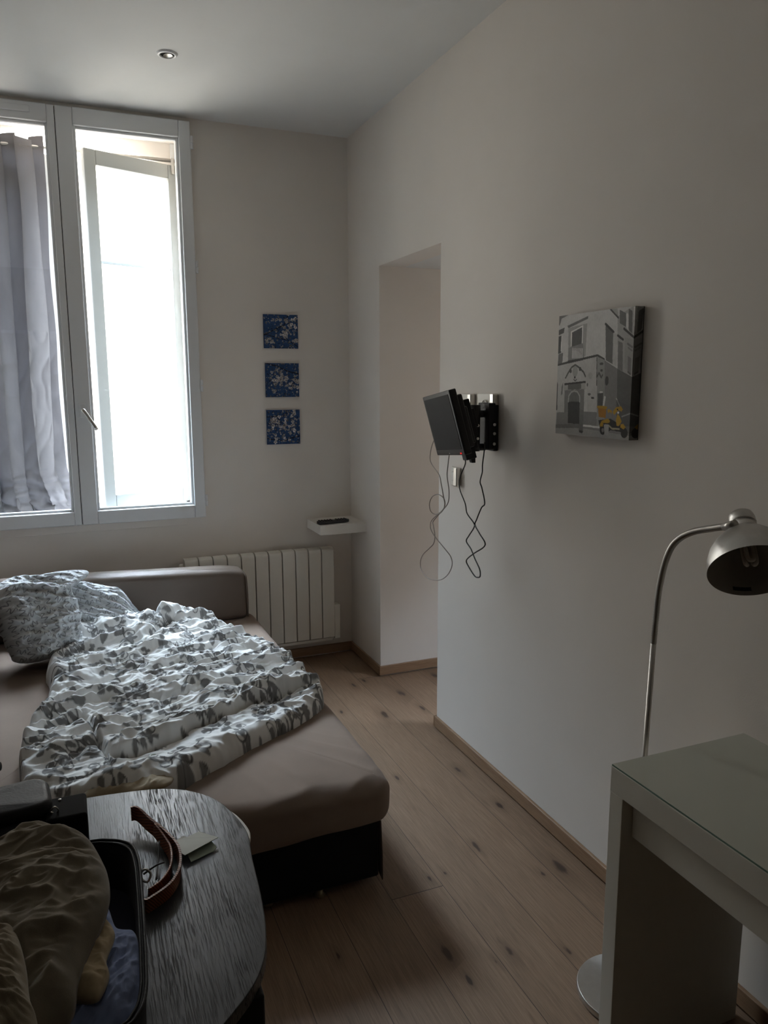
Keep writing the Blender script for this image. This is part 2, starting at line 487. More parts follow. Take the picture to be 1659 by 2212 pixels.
tube(h, [(hx, YB - .05, hz), (hx, YB - .075, hz)], .009, 12)
hd = obj('handle_plate', h, M['upvc'], sR, bevel=.003)
h = bmesh.new(); tube(h, catmull([(hx, YB - .08, hz + .005), (hx + .012, YB - .085, hz - .012), (hx + .062, YB - .085, hz - .098)], 5), [.010] * 6 + [.0095] * 5, 12)
obj('handle', h, M['nickel'], sR, smooth=True)
# small trickle vent on the left sash
obj('vent_cover', B((-.28, -.06, YB - .052, YB - .042, 2.935, 2.965)), M['upvc'], sL, bevel=.003)

# ---- outer old window in the reveal, right casement ajar
w2 = setting('window_2', (.04, YB + .27, .955))
bm = B((WX0, WX0 + .035, YB + .255, YB + .30, WZ0, WZ1), (WX1 - .03, WX1, YB + .255, YB + .30, WZ0, WZ1), (WX0, WX1, YB + .255, YB + .30, WZ0, WZ0 + .035))
obj('window_frame', bm, M['upvc'], w2, bevel=.003)
# arched lintel
bm = bmesh.new(); n = 24
ya, yb_ = YB + .262, YB + .30
xs = [WX0 + .02 + (WX1 - WX0 - .04) * i / n for i in range(n + 1)]
zf = lambda x: 2.955 - .20 * abs((x - .04) / .62) ** 2.4
for i in range(n):
    x0, x1 = xs[i], xs[i + 1]
    v = [bm.verts.new(p) for p in ((x0, ya, zf(x0)), (x1, ya, zf(x1)), (x1, ya, 2.99), (x0, ya, 2.99), (x0, yb_, zf(x0)), (x1, yb_, zf(x1)), (x1, yb_, 2.99), (x0, yb_, 2.99))]
    for f in ((0, 1, 2, 3), (4, 7, 6, 5), (0, 4, 5, 1), (3, 2, 6, 7)): bm.faces.new([v[k] for k in f])
obj('arched_lintel', bm, M['wall'], w2)
def casement(hinge, ang, width, sgn, z0, z1):
    Mx = Matrix.Translation((hinge[0], hinge[1], 0)) @ Matrix.Rotation(ang, 4, 'Z')
    bm = bmesh.new(); w = width * sgn
    def bb(a, b, y0, y1, zz0, zz1): box(bm, min(a, b), max(a, b), y0, y1, zz0, zz1, Mx)
    bb(0, w * .10 + 0, -.02, .02, z0, z1); bb(w - .062 * sgn, w, -.02, .02, z0, z1)
    bb(w * .10, w - .062 * sgn, -.02, .02, z1 - .075, z1); bb(w * .10, w - .062 * sgn, -.02, .02, z0, z0 + .08)
    c = obj('casement', bm, M['backlitgrey'], w2, bevel=.005)
    bm = bmesh.new(); box(bm, min(w * .11, w - .06 * sgn), max(w * .11, w - .06 * sgn), -.002, .002, z0 + .075, z1 - .07, Mx)
    obj('pane', bm, M['glass'], c)
    bm = bmesh.new(); box(bm, min(w * .10, w - .062 * sgn), max(w * .10, w - .062 * sgn), .004, .016, 2.27, 2.285, Mx)
    obj('glazing_bar', bm, M['upvc'], c)
    return c
c = casement((.648, YB + .235), math.atan2(.185, .49), .515, -1, .975, 2.825)
casement((-.545, YB + .275), 0, .57, 1, .99, 2.83)

# ---- small window lighting the passage beyond the opening
w3 = setting('window_3', (DX, (PW[0] + PW[1]) / 2, PW[2]))
bm = B((DX + .02, DX + .06, PW[0], PW[0] + .05, PW[2], PW[3]), (DX + .02, DX + .06, PW[1] - .05, PW[1], PW[2], PW[3]), (DX + .02, DX + .06, PW[0] + .05, PW[1] - .05, PW[2], PW[2] + .05), (DX + .02, DX + .06, PW[0] + .05, PW[1] - .05, PW[3] - .05, PW[3]))
obj('window_frame', bm, M['upvc'], w3, bevel=.003)
obj('pane', B((DX + .038, DX + .042, PW[0] + .045, PW[1] - .045, PW[2] + .045, PW[3] - .045)), M['glass'], w3)

# ---- curtain rod and curtain
rod = thing('curtain_rod', 'thin grey metal curtain rod spanning the window reveal behind the inner panes', 'curtain rod', (.04, YB + .20, 2.83))
bm = bmesh.new(); tube(bm, [(WX0 + .012, YB + .20, 2.845), (WX1 - .012, YB + .20, 2.845)], .0095, 14); obj('pole', bm, M['nickel'], rod, smooth=True)
for x in (WX0 + .012, WX1 - .03):
    bm = B((x - .007, x + .009, YB + .188, YB + .212, 2.775, 2.857)); obj('bracket', bm, M['nickel'], rod, bevel=.002)

nu, nv = 360, 260
U = np.linspace(0, 1, nu)[:, None] * np.ones((1, nv)); V = np.linspace(0, 1, nv)[None, :] * np.ones((nu, 1))   # V 0 top ->1 bottom
x = -.375 + U * .35
ph = U * 2 * PI * 2.5 + 1.6 * fbm(U * 3, V * 1.2, 3, 5)
amp = .020 + .010 * V
y = YB + .195 - .012 + amp * np.sin(ph) * (1 - .25 * V) - .02 * V
z = 2.885 - .012 * np.cos(ph * 1.0) * (V < .02) - V * 1.93
x = x + .018 * np.sin(ph * 2 + 1) + U ** 3 * (.012 * np.sin(V * 5) + .03 * V ** 6)
lo = np.clip((V - .80) / .20, 0, 1)
y = y - lo ** 1.6 * (.05 + .045 * fbm(U * 6, V * 9, 3, 9)) + .006 * ridge(U * 9 + V * 3, V * 12, 3) * (V > .5)
x = x + lo ** 2 * .035 * fbm(U * 5, V * 5, 3, 21) 
z = z + .02 * lo * fbm(U * 4, V * 2, 2, 33)
l2_ = np.clip((V - .87) / .13, 0, 1)
x = x + l2_ ** 1.5 * (U ** 1.3) * .075 + l2_ * .012 * ridge(U * 7, V * 30, 44)
y = y + l2_ * .035 * (ridge(U * 5 + V * 8, V * 34, 45, 1.2) - .5)
z = z + l2_ * .018 * ridge(U * 6, V * 12, 47) 
y = np.clip(y, YB + .055, YB + .30); x = np.clip(x, -.575, .075)
z = np.maximum(z, WZ0 + .015 + .012 * fbm(U * 9, V * 0, 2, 8))
cu = gridmesh('curtain', np.stack([x, y, z], -1), M['curtain'])
tag(cu, 'lilac grey curtain hanging in crumpled folds behind the left window sash', 'curtain')

# ================================================================== CEILING SPOT
cl = thing('ceiling_spotlight', 'small round recessed spotlight with white rim in the ceiling', 'spotlight', (.495, 3.556, ZC))
Mx = Matrix.Translation((.495, 3.556, ZC))
bm = bmesh.new(); lathe(bm, [(.029, .0), (.029, -.004), (.033, -.0085), (.040, -.006), (.044, 0)], Mx, 48); obj('rim', bm, M['upvc'], cl, smooth=True)
bm = bmesh.new(); lathe(bm, [(.029, -.0035), (.026, -.001), (.0, -.001)], Mx, 40); obj('lamp_recess', bm, M['gap'], cl, smooth=True)
bm = bmesh.new(); lathe(bm, [(0.019, -.004), (.016, -.0015), (.0, -.001)], Mx @ Matrix.Translation((.004, .010, -.002)) @ Matrix.Rotation(-.18, 4, 'X'), 32); obj('reflector', bm, M['nickel'], cl, smooth=True)

# ================================================================== PICTURES
class Canvas:
    def __init__(self, w, h, col):
        self.a = np.zeros((h, w, 3)); self.a[:] = col; self.w, self.h = w, h
        self.yy, self.xx = np.mgrid[0:h, 0:w]; self.u = (self.xx + .5) / w; self.v = (self.yy + .5) / h
    def poly(self, pts, col, a=1.):
        inside = np.zeros((self.h, self.w), bool); n = len(pts)
        for i in range(n):
            (x0, y0), (x1, y1) = pts[i], pts[(i + 1) % n]
            if y0 == y1: continue
            c = ((self.v > y0) != (self.v > y1)) & (self.u < (x1 - x0) * (self.v - y0) / (y1 - y0) + x0)
            inside ^= c
        self.a[inside] = self.a[inside] * (1 - a) + np.array(col) * a
    def line(self, pts, w, col, a=1.):
        for (x0, y0), (x1, y1) in zip(pts, pts[1:]):
            dx, dy = x1 - x0, y1 - y0; L = dx * dx + dy * dy + 1e-12
            t = np.clip(((self.u - x0) * dx + (self.v - y0) * dy) / L, 0, 1)
            m = np.hypot(self.u - x0 - t * dx, self.v - y0 - t * dy) < w / 2
            self.a[m] = self.a[m] * (1 - a) + np.array(col) * a
    def ell(self, cx, cy, rx, ry, col, a=1., rot=0):
        dx, dy = self.u - cx, self.v - cy; c, s = math.cos(rot), math.sin(rot)
        m = ((dx * c + dy * s) / rx) ** 2 + ((-dx * s + dy * c) / ry) ** 2 < 1
        self.a[m] = self.a[m] * (1 - a) + np.array(col) * a

def g(v, warm=0):            # grey read in the photo -> reflectance
    l = s2l(v) / s2l(118) * .73
    return (l * (1 + .02), l, l * (.97 - warm))

# --- canvas print of a street corner with a yellow scooter
q = [(165, 290), (1270, 140), (1155, 2075), (125, 1975)]       # corners of the print as read, for squaring it up
A = []; bb = []
for (X, Y), (u_, v_) in zip(q, ((0, 0), (1, 0), (1, 1), (0, 1))):
    A.append([X, Y, 1, 0, 0, 0, -u_ * X, -u_ * Y]); bb.append(u_)
    A.append([0, 0, 0, X, Y, 1, -v_ * X, -v_ * Y]); bb.append(v_)
Hm = np.linalg.solve(np.array(A, float), np.array(bb, float))
def un(p):
    d = Hm[6] * p[0] + Hm[7] * p[1] + 1
    return ((Hm[0] * p[0] + Hm[1] * p[1] + Hm[2]) / d, (Hm[3] * p[0] + Hm[4] * p[1] + Hm[5]) / d)
K = Canvas(300, 306, g(108))
P_ = lambda pts, c, a=1.: K.poly([un(p) for p in pts], c if isinstance(c, tuple) else g(c), a)
L_ = lambda pts, w, c, a=1.: K.line([un(p) for p in pts], w, c if isinstance(c, tuple) else g(c), a)
def E_(cx, cy, rx, ry, c, a=1., rot=0): p = un((cx, cy)); K.ell(p[0], p[1], rx / 1080., ry / 1800., c if isinstance(c, tuple) else g(c), a, rot)
P_([(160, 250), (1020, 100), (1020, 1150), (700, 880), (150, 1010)], 112)                 # upper facade
P_([(1010, 300), (1300, 100), (1260, 1200), (1000, 1060)], 92)                         # side street facade
P_([(905, 190), (1010, 180), (1020, 320)], 92); L_([(905, 190), (1020, 320)], .014, 45)
P_([(160, 270), (300, 275), (200, 330), (175, 430), (150, 430)], 70)
P_([(160, 500), (245, 460), (235, 540), (160, 575)], 58); P_([(155, 590), (205, 580), (195, 830), (150, 850)], 52); L_([(205, 590), (195, 800)], .012, 125)
P_([(160, 850), (225, 830), (215, 980), (150, 1010)], 66)
P_([(285, 435), (585, 290), (585, 330), (300, 470)], 66); P_([(300, 470), (570, 400), (545, 880), (295, 940)], 92)
P_([(335, 520), (515, 425), (505, 700), (330, 740)], 126); P_([(352, 535), (497, 455), (490, 700), (348, 745)], 55)
P_([(300, 760), (510, 690), (525, 900), (295, 950)], 78)
for i in range(8): L_([(360 + i * 20, 770), (358 + i * 20, 905)], .009, 122)
P_([(290, 945), (530, 900), (500, 950), (400, 985), (300, 985)], 48)
L_([(150, 1010), (290, 970), (520, 915), (720, 868), (810, 925)], .018, 45)
P_([(150, 1020), (715, 890), (705, 1870), (140, 1880)], 106)                          # lower facade
P_([(715, 885), (830, 940), (820, 1850), (705, 1870)], 84)
P_([(820, 940), (1000, 1060), (985, 1900), (820, 1900)], 72)
P_([(1000, 1060), (1230, 1190), (1170, 2010), (985, 1900)], 55)
P_([(835, 420), (950, 530), (940, 1000), (835, 940)], 60); L_([(835, 410), (950, 530)], .02, 40)
P_([(945, 540), (1010, 560), (990, 1030), (930, 990)], 104)
P_([(1015, 660), (1080, 690), (1075, 1100), (1005, 1060)], 66); L_([(1010, 580), (1085, 640)], .018, 42)
P_([(1150, 880), (1200, 910), (1190, 1160), (1145, 1120)], 55); L_([(1150, 700), (1215, 750)], .016, 45); L_([(1160, 760), (1210, 800)], .014, 55)
P_([(1040, 200), (1130, 250), (1135, 460), (1040, 400)], 62); P_([(1170, 180), (1225, 220), (1215, 550), (1165, 500)], 58); P_([(1135, 260), (1165, 250), (1165, 520), (1130, 460)], 112)
L_([(1100, 480), (1245, 610)], .018, 42); P_([(1245, 160), (1300, 140), (1290, 600), (1240, 590)], 116); P_([(1110, 610), (1240, 640), (1215, 1150), (1100, 1050)], 82, .5)
# portal with carved gable
L_([(265, 1190), (300, 1120), (350, 1040), (400, 1005), (450, 1040), (520, 1110), (545, 1170)], .016, 52)
E_(335, 1095, 18, 30, 50); E_(470, 1065, 18, 30, 48); E_(400, 1100, 40, 80, 88); E_(395, 1185, 14, 18, 42); L_([(380, 1215), (400, 1235), (420, 1215)], .012, 62)
P_([(245, 1270), (550, 1235), (550, 1270), (250, 1300)], 40); P_([(260, 1290), (540, 1265), (530, 1350), (265, 1365)], 62)
P_([(240, 1300), (300, 1295), (295, 1370), (240, 1370)], 98); P_([(485, 1270), (545, 1265), (545, 1350), (485, 1355)], 98)
P_([(250, 1370), (540, 1350), (525, 1850), (245, 1860)], 72); P_([(530, 1360), (570, 1350), (570, 1680), (525, 1680)], 110)
P_([(305, 1480), (330, 1410), (380, 1385), (430, 1400), (462, 1460), (462, 1530), (305, 1530)], 66)
P_([(300, 1530), (465, 1530), (460, 1850), (300, 1830)], 42); L_([(305, 1530), (310, 1450), (345, 1395), (385, 1378), (430, 1390), (465, 1450), (466, 1530)], .014, 98)
P_([(140, 1680), (300, 1680), (300, 1850), (135, 1860)], 76); P_([(525, 1670), (705, 1680), (705, 1870), (515, 1850)], 74)
L_([(145, 1270), (140, 1640)], .016, 40); P_([(205, 1330), (230, 1250), (222, 1420), (200, 1440)], 72)
E_(575, 1290, 10, 26, 60); E_(600, 1425, 22, 18, 58); L_([(635, 1475), (660, 1480)], .016, 45); E_(615, 1160, 32, 46, 98)
E_(775, 990, 26, 20, 48); E_(775, 1085, 18, 18, 48); L_([(715, 1170), (740, 1120), (770, 1190), (790, 1150)], .014, 52)
E_(850, 1235, 24, 66, 42); P_([(720, 1410), (800, 1410), (790, 1600), (715, 1590)], 50); L_([(800, 1590), (820, 1470)], .022, 116); L_([(1030, 1590), (985, 1490)], .010, 108); E_(770, 1395, 24, 14, 120)
L_([(710, 900), (705, 1300)], .009, 48)
# pavement
P_([(120, 1850), (1200, 1880), (1150, 2090), (115, 1990)], 74); P_([(120, 1900), (480, 1900), (1160, 2010), (1150, 2090), (115, 1990)], 88); P_([(125, 1850), (450, 1840), (500, 1900), (120, 1900)], 66)
L_([(510, 1865), (740, 1890)], .016, 118); P_([(470, 1640), (520, 1650), (510, 1950), (455, 1930)], 66); P_([(455, 1930), (520, 1940), (500, 1975), (460, 1960)], 46)
P_([(980, 1500), (1180, 1600), (1180, 1990), (985, 1900)], 50, .6); L_([(1060, 1740), (1170, 1700)], .010, 85)
# yellow scooter
yw = (.50, .30, .045); yd = (.33, .18, .02); yo = (.42, .20, .04)
P_([(730, 1790), (900, 1770), (1000, 1830), (1110, 1900), (1120, 2020), (1060, 1960), (900, 1930), (820, 1990), (755, 1930)], 34)
E_(790, 1930, 42, 66, 30); E_(1090, 1970, 44, 70, 32); E_(790, 1930, 18, 30, 70)
P_([(722, 1600), (842, 1610), (830, 1760), (735, 1745)], yo); L_([(722, 1605), (842, 1613)], .02, yw)
P_([(750, 1850), (775, 1800), (860, 1765), (895, 1800), (880, 1830), (800, 1830), (790, 1880), (752, 1880)], yw)
P_([(855, 1650), (880, 1635), (920, 1660), (912, 1710), (890, 1670), (868, 1700)], yw)
P_([(930, 1680), (975, 1610), (1050, 1595), (1075, 1640), (1055, 1670), (1010, 1650), (950, 1720)], yw)
P_([(1000, 1700), (1030, 1740), (1055, 1810), (1020, 1870), (985, 1870), (975, 1790)], yw)
P_([(1040, 1850), (1080, 1840), (1110, 1890), (1080, 1920), (1035, 1890)], yw); E_(1008, 1685, 12, 16, 130); L_([(880, 1870), (920, 1910), (1020, 1915)], .014, (.42, .38, .26))
P_([(805, 1850), (875, 1850), (870, 2005), (815, 2000)], 92); E_(1000, 1640, 9, 12, 20)
nz = fbm(K.u * 40, K.v * 40, 3, 7)[..., None] * .10 + fbm(K.u * 9, K.v * 9, 3, 17)[..., None] * .12
K.a = np.clip(K.a * (1 + nz), .01, 1)

def print_panel(name, fn, cols, m, parent):
    """fn(u,v)->xyz (v down)"""
    hh, ww = cols.shape[:2]
    u = np.linspace(0, 1, ww)[None, :] * np.ones((hh, 1)); v = np.linspace(0, 1, hh)[:, None] * np.ones((1, ww))
    P = np.stack(fn(u, v), -1)
    return gridmesh(name, P, m, parent, cols, smooth=False)

cy0, cy1, cz0, cz1 = 1.822, 2.192, 1.481, 1.867
cp = thing('canvas_print', 'black and white street corner canvas with a yellow scooter on the right wall', 'picture', (XW, 2.007, cz0))
obj('stretched_canvas', B((XW - .034, XW - .001, cy0, cy1, cz0, cz1)), paint('dark_canvas_edge', (.03, .03, .032), .8, .2, 600), cp)
print_panel('printed_face', lambda u, v: (XW - .0346 + 0 * u, cy1 + (cy0 - cy1) * u, cz1 + (cz0 - cz1) * v), K.a, M['print'], cp)
# the picture wraps round the near edge
eg = K.a[:, -24:][:, ::-1] * .55
print_panel('printed_edge', lambda u, v: (XW - .034 + .03 * u, cy0 - .0006 + 0 * u, cz1 + (cz0 - cz1) * v), eg, M['print'], cp)

# --- three blossom prints
def blossom(seed, branches, clusters):
    k = Canvas(150, 150, (.024, .060, .155)); r = random.Random(seed)
    k.a *= (1 + .35 * fbm(k.u * 3, k.v * 3, 3, seed))[..., None]
    for br in branches: k.line(br[1], br[0], (.012, .012, .02))
    for _ in range(14):
        x, y = r.random(), r.random(); a = r.random() * 6.3; k.line([(x, y), (x + .12 * math.cos(a), y + .12 * math.sin(a))], .009, (.03, .03, .045))
    def flower(cx, cy, s, br):
        for p in range(5):
            a = p * 1.257 + r.random(); l = br * (.75 + .35 * r.random())
            k.ell(cx + s * .55 * math.cos(a), cy + s * .55 * math.sin(a), s * .55, s * .42, (l * 1.02, l * .96, l * .93), 1, a)
        k.ell(cx, cy, s * .25, s * .25, (.16, .11, .08))
    for (cx, cy, sp, n) in clusters:
        for _ in range(n):
            flower(cx + r.gauss(0, sp), cy + r.gauss(0, sp), .022 + .032 * r.random(), .26 + .40 * r.random())
    for _ in range(150): flower(r.random(), r.random(), .010 + .018 * r.random(), .08 + .30 * r.random())
    for _ in range(90): k.ell(r.random(), r.random(), .008 + .02 * r.random(), .006 + .012 * r.random(), (.012, .016, .03), .8, r.random() * 3)
    return np.clip(k.a * (1 + .5 * fbm(k.u * 50, k.v * 50, 2, seed + 3))[..., None], .004, 1)
sq = [(1.846, 2.032, 'top', 'blue blossom print with a branch forking left, highest of the three squares', 3,
       [(.028, [(0, .62), (.3, .45), (.6, .3), (.72, 0)]), (.022, [(0, .58), (.4, .68), (.7, .75), (1, .95)]), (.015, [(.5, .35), (.4, .52)])],
       [(.62, .56, .1, 16), (.85, .2, .12, 12), (.12, .85, .09, 10), (.9, .72, .06, 6), (.55, .12, .1, 6)]),
      (1.574, 1.764, 'mid', 'blue blossom print with one large white cluster, between the other two squares', 8,
       [(.03, [(0, 0), (.35, .1), (.7, .25), (1, .32)]), (.02, [(.2, 1), (.35, .9)]), (.018, [(1, .5), (.8, .6), (.7, .8)])],
       [(.42, .5, .13, 34), (.8, .7, .11, 16), (.85, .45, .06, 6), (.25, .85, .05, 5)]),
      (1.305, 1.501, 'low', 'blue blossom print with a dark twig along its bottom, lowest of the three squares', 21,
       [(.022, [(0, .2), (.5, .18), (.6, .1)]), (.026, [(0, .82), (.5, .9), (.8, .8), (1, .78)]), (.015, [(.3, .2), (.45, .4)])],
       [(.3, .42, .12, 26), (.65, .42, .12, 12), (.8, .15, .06, 7), (.5, .95, .2, 10), (.85, .6, .05, 5)])]
for z0, z1, _, lab, seed, br, clu in sq:
    x0 = 1.059; x1 = 1.257
    if _ != 'top': x0 = 1.062
    t = thing('blossom_print', lab, 'picture', ((x0 + x1) / 2, YB, z0), 'square blossom prints on the window wall')
    obj('panel', B((x0, x1, YB - .011, YB - .001, z0, z1)), paint('blue_print_edge', (.015, .03, .09), .7, 0, 50), t)
    print_panel('printed_face', lambda u, v, x0=x0, x1=x1, z0=z0, z1=z1: (x0 + (x1 - x0) * u, YB - .0114 + 0 * u, z1 + (z0 - z1) * v), blossom(seed, br, clu), M['print'], t)

# ================================================================== SHELF, REMOTE
sh = thing('wall_shelf', 'small square white floating shelf in the corner above the radiator', 'shelf', (1.43, YB, .802))
obj('shelf_board', B((1.292, XW - .001, 4.068, YB - .001, .802, .856)), M['shelf'], sh, bevel=.0015)
rm = thing('remote_control', 'black remote control with raised keys lying on the white corner shelf', 'remote control', (1.385, 4.13, .857))
Mx = Matrix.Translation((1.385, 4.125, .857)) @ Matrix.Rotation(.10, 4, 'Z')
bm = bmesh.new(); prof = [(-.095, .016), (-.085, .023), (-.03, .024), (.03, .020), (.085, .022), (.097, .014)]
prism(bm, [(x, y) for x, y in prof] + [(x, -y) for x, y in prof[::-1]], .002, .019, Mx); obj('casing', bm, M['blacktv'], rm, bevel=.004, seg=3)
for i in range(10):
    for j in range(3):
        if i == 5: continue
        bm = bmesh.new(); prism(bm, [(-.082 + i * .0175 + .0052 * math.cos(a), -.0125 + j * .0125 + .0042 * math.sin(a)) for a in [k * PI / 4 for k in range(8)]], .0185, .0228, Mx)
        obj('key', bm, M['blackmatte'], rm)

# ================================================================== RADIATOR
rx0, rx1, ry, rz0, rz1 = .555, 1.426, 4.23, .135, .690
rd = thing('radiator', 'cream electric panel radiator with vertical ribs under the window', 'radiator', (1.0, YB, rz0))
obj('back_body', B((rx0 + .004, rx1 - .004, ry + .045, YB - .022, rz0 + .01, rz1 - .012)), M['radiator'], rd)
for xx in (rx0 + .12, rx1 - .16): obj('wall_bracket', B((xx, xx + .04, YB - .03, YB - .001, rz0 + .1, rz1 - .06)), M['radiator'], rd)
nf = 11; fw = (rx1 - rx0) / nf
for i in range(nf):
    a, b = rx0 + i * fw + .0028, rx0 + (i + 1) * fw - .0028
    bm = bmesh.new()
    pr = [(ry + .03, rz0), (ry, rz0 + .004), (ry, rz1 - .028), (ry + .008, rz1 - .008), (ry + .03, rz1), (ry + .075, rz1 - .004), (ry + .075, rz1 - .02), (ry + .03, rz1 - .02)]
    va = [bm.verts.new((a, y, z)) for y, z in pr]; vb = [bm.verts.new((b, y, z)) for y, z in pr]
    bm.faces.new(va); bm.faces.new(vb[::-1])
    for k in range(len(pr)): bm.faces.new((va[k], va[(k + 1) % len(pr)], vb[(k + 1) % len(pr)], vb[k]))
    o = obj('radiator_rib', bm, M['radiator'], rd, bevel=.003)
obj('bottom_tray', B((rx0 + .01, rx1 - .01, ry + .012, YB - .03, rz0 - .022, rz0 - .002)), M['radiator'], rd, bevel=.004)
obj('control_housing', B((rx1 - .002, 1.462, ry + .006, YB - .03, rz0 - .012, .335)), M['radiator'], rd, bevel=.005)
bm = bmesh.new(); Mx = Matrix.Translation((rx0 - .002, ry + .045, rz1 - .045)) @ Matrix.Rotation(-PI / 2, 4, 'Y')
lathe(bm, [(0, .022), (.012, .022), (.016, .016), (.017, 0), (0, 0)], Mx, 24); obj('thermostat_knob', bm, M['radiator'], rd, smooth=True)
bm = frame_ring(rx0 + .024, rx0 + .062, rz1 - .052, rz1 - .040, .0015, .0015, .0015, .0015, ry - .001, ry + .001)
obj('rating_mark', bm, paint('grey_mark', (.4, .39, .36), .6, 0, 20), rd)

# ================================================================== SOFA BED
MT = .40     # mattress top
sb = thing('sofa_bed', 'taupe corner sofa pulled out into a bed under the window', 'sofa bed', (.15, 3.0, 0))
bx0, bx1, by0, by1 = -.62, .868, 2.155, 4.10
bm = B((bx0, bx1, by0, by1, .028, .238)); obj('base', bm, M['base'], sb, bevel=.008)
# torn flap of the base lining at the near corner
bm = bmesh.new(); v = [bm.verts.new(p) for p in ((bx1 - .004, by0 + .03, .235), (bx1 + .006, by0 - .006, .232), (bx1 + .012, by0 - .004, .10), (bx1 + .014, by0 + .0, .012), (bx1 + .006, by0 + .05, .055), (bx1 + .004, by0 + .07, .20))]
bm.faces.new(v); o = obj('base_corner_flap', bm, fabric('brown_base_binding', (.045, .025, .014), .8), sb); sm = o.modifiers.new('s', 'SOLIDIFY'); sm.thickness = .004
for (x, y) in ((.50, 2.20), (.665, 2.175), (-.45, 2.2), (.80, 3.9), (-.45, 3.9)):
    bm = bmesh.new(); lathe(bm, [(0, 0), (.016, 0), (.018, .004), (.012, .012), (.012, .030), (0, .030)], Matrix.Translation((x, y, 0)), 24); obj('foot', bm, M['brass'], sb, smooth=True)
# mattress: rounded soft slab with drawn cloth
def soft_slab(name, x0, x1, y0, y1, z0, z1, r, m, parent, wob=.006, n=90, seed=1, crown=.0, rz=.05, disp=None):
    """closed cushion from a superellipse cross-section"""
    nu, nv = n * 2, 64
    th = np.linspace(0, 2 * PI, nu, endpoint=False)[:, None]; ph = np.linspace(-PI / 2, PI / 2, nv)[None, :]
    def se(c, e): return np.sign(c) * np.abs(c) ** e
    e1 = .10; hx, hy, hz = (x1 - x0) / 2, (y1 - y0) / 2, (z1 - z0) / 2
    # outline: rounded rectangle param by angle -> build explicitly
    per = []
    pts = []
    for cx, cy, a0 in ((hx - r, hy - r, 0), (-hx + r, hy - r, PI / 2), (-hx + r, -hy + r, PI), (hx - r, -hy + r, 1.5 * PI)):
        for k in range(13): a = a0 + k / 12 * PI / 2; pts.append((cx + r * math.cos(a), cy + r * math.sin(a), math.cos(a), math.sin(a)))
    pts.append(pts[0]); P = np.array(pts)
    d = np.r_[0, np.cumsum(np.hypot(np.diff(P[:, 0]), np.diff(P[:, 1])))]
    t = np.linspace(0, d[-1], nu * 2, endpoint=False)
    # denser corners come from arclength sampling with many points
    O = np.stack([np.interp(t, d, P[:, k]) for k in range(4)], -1)
    nl = np.hypot(O[:, 2], O[:, 3]); O[:, 2:] /= nl[:, None]
    rings = []
    prof = []
    for k in range(9): a = -PI / 2 + k / 8 * PI / 2; prof.append((-rz + rz * math.cos(a), -hz + rz + rz * math.sin(a)))
    for k in range(1, 6): prof.append((0, -hz + rz + (2 * hz - 2 * rz) * k / 6))
    for k in range(9): a = k / 8 * PI / 2; prof.append((-rz + rz * math.cos(a), hz - rz + rz * math.sin(a)))
    inn = [.9, .8, .65, .5, .35, .2, .08, .0]
    for off, zz in prof:
        rings.append(np.stack([O[:, 0] + O[:, 2] * off, O[:, 1] + O[:, 3] * off, np.full(len(O), zz)], -1))
    top = rings[-1].copy(); bot = rings[0].copy()
    R = [np.stack([bot[:, 0] * s, bot[:, 1] * s, bot[:, 2]], -1) for s in inn[::-1]] + rings
    for s in inn: R.append(np.stack([top[:, 0] * s, top[:, 1] * s, top[:, 2] + crown * (1 - s * s)], -1))
    G = np.stack(R, 1)
    G[..., 0] += (x0 + x1) / 2; G[..., 1] += (y0 + y1) / 2; G[..., 2] += (z0 + z1) / 2
    X, Y, Z = G[..., 0], G[..., 1], G[..., 2]
    nn = fbm(X * 5 + Z * 3, Y * 5 + Z * 2, 3, seed) * wob
    side = np.abs(Z - (z0 + z1) / 2) < hz * .98
    ox = np.zeros_like(G); 
    k0 = len(inn); ox[:, k0:k0 + len(prof), 0] = O[:, 2][:, None]; ox[:, k0:k0 + len(prof), 1] = O[:, 3][:, None]
    G = G + ox * nn[..., None]
    if disp is not None: G = disp(G)
    return gridmesh(name, G, m, parent, close_u=True)
def mdisp(G):
    X, Y, Z = G[..., 0].copy(), G[..., 1].copy(), G[..., 2].copy()
    near = np.clip((2.5 - Y) / .35, 0, 1)
    # drawn wrinkles across the near end
    w = ridge((X * .45 - Y * 1.0) * 9, (X * 1.0 + Y * .5) * 2.2, 4, 2.5) * .006 * near * np.clip((Z - .34) / .05, 0, 1)
    G[..., 2] += w - .012 * np.clip((2.32 - Y) / .2, 0, 1) ** 2 * np.clip((Z - .33) / .06, 0, 1)
    # hem sags at the left
    low = np.clip((.30 - Z) / .05, 0, 1) * np.clip((2.5 - Y) / .3, 0, 1); G[..., 2] -= low * .012 * (1 + np.sin(X * 4 + 1))
    G[..., 1] += .008 * fbm(X * 7, Z * 9, 3, 6) * (Y < 2.2)
    return G
mt = soft_slab('mattress', bx0, .902, 2.105, 4.10, .236, MT + .004, .05, M['sheet'], sb, .004, 160, 3, .004, .055, mdisp)
def adisp(G):
    c, s = math.cos(-.035), math.sin(-.035); X = G[..., 0] - .84; Y = G[..., 1] - 3.94
    G2 = G.copy(); G2[..., 0] = .84 + X * c - Y * s; G2[..., 1] = 3.94 + X * s + Y * c
    G2[..., 2] += np.clip((.84 - G[..., 0]) / .9, 0, 1) * .028 * (G[..., 2] > .55) - .016 * np.clip((G[..., 0] - .70) / .14, 0, 1) ** 2 * (G[..., 2] > .55)
    return G2
soft_slab('side_arm', -.62, .842, 3.94, 4.105, .405, .678, .03, M['sofa'], sb, .003, 120, 8, .008, .035, adisp)
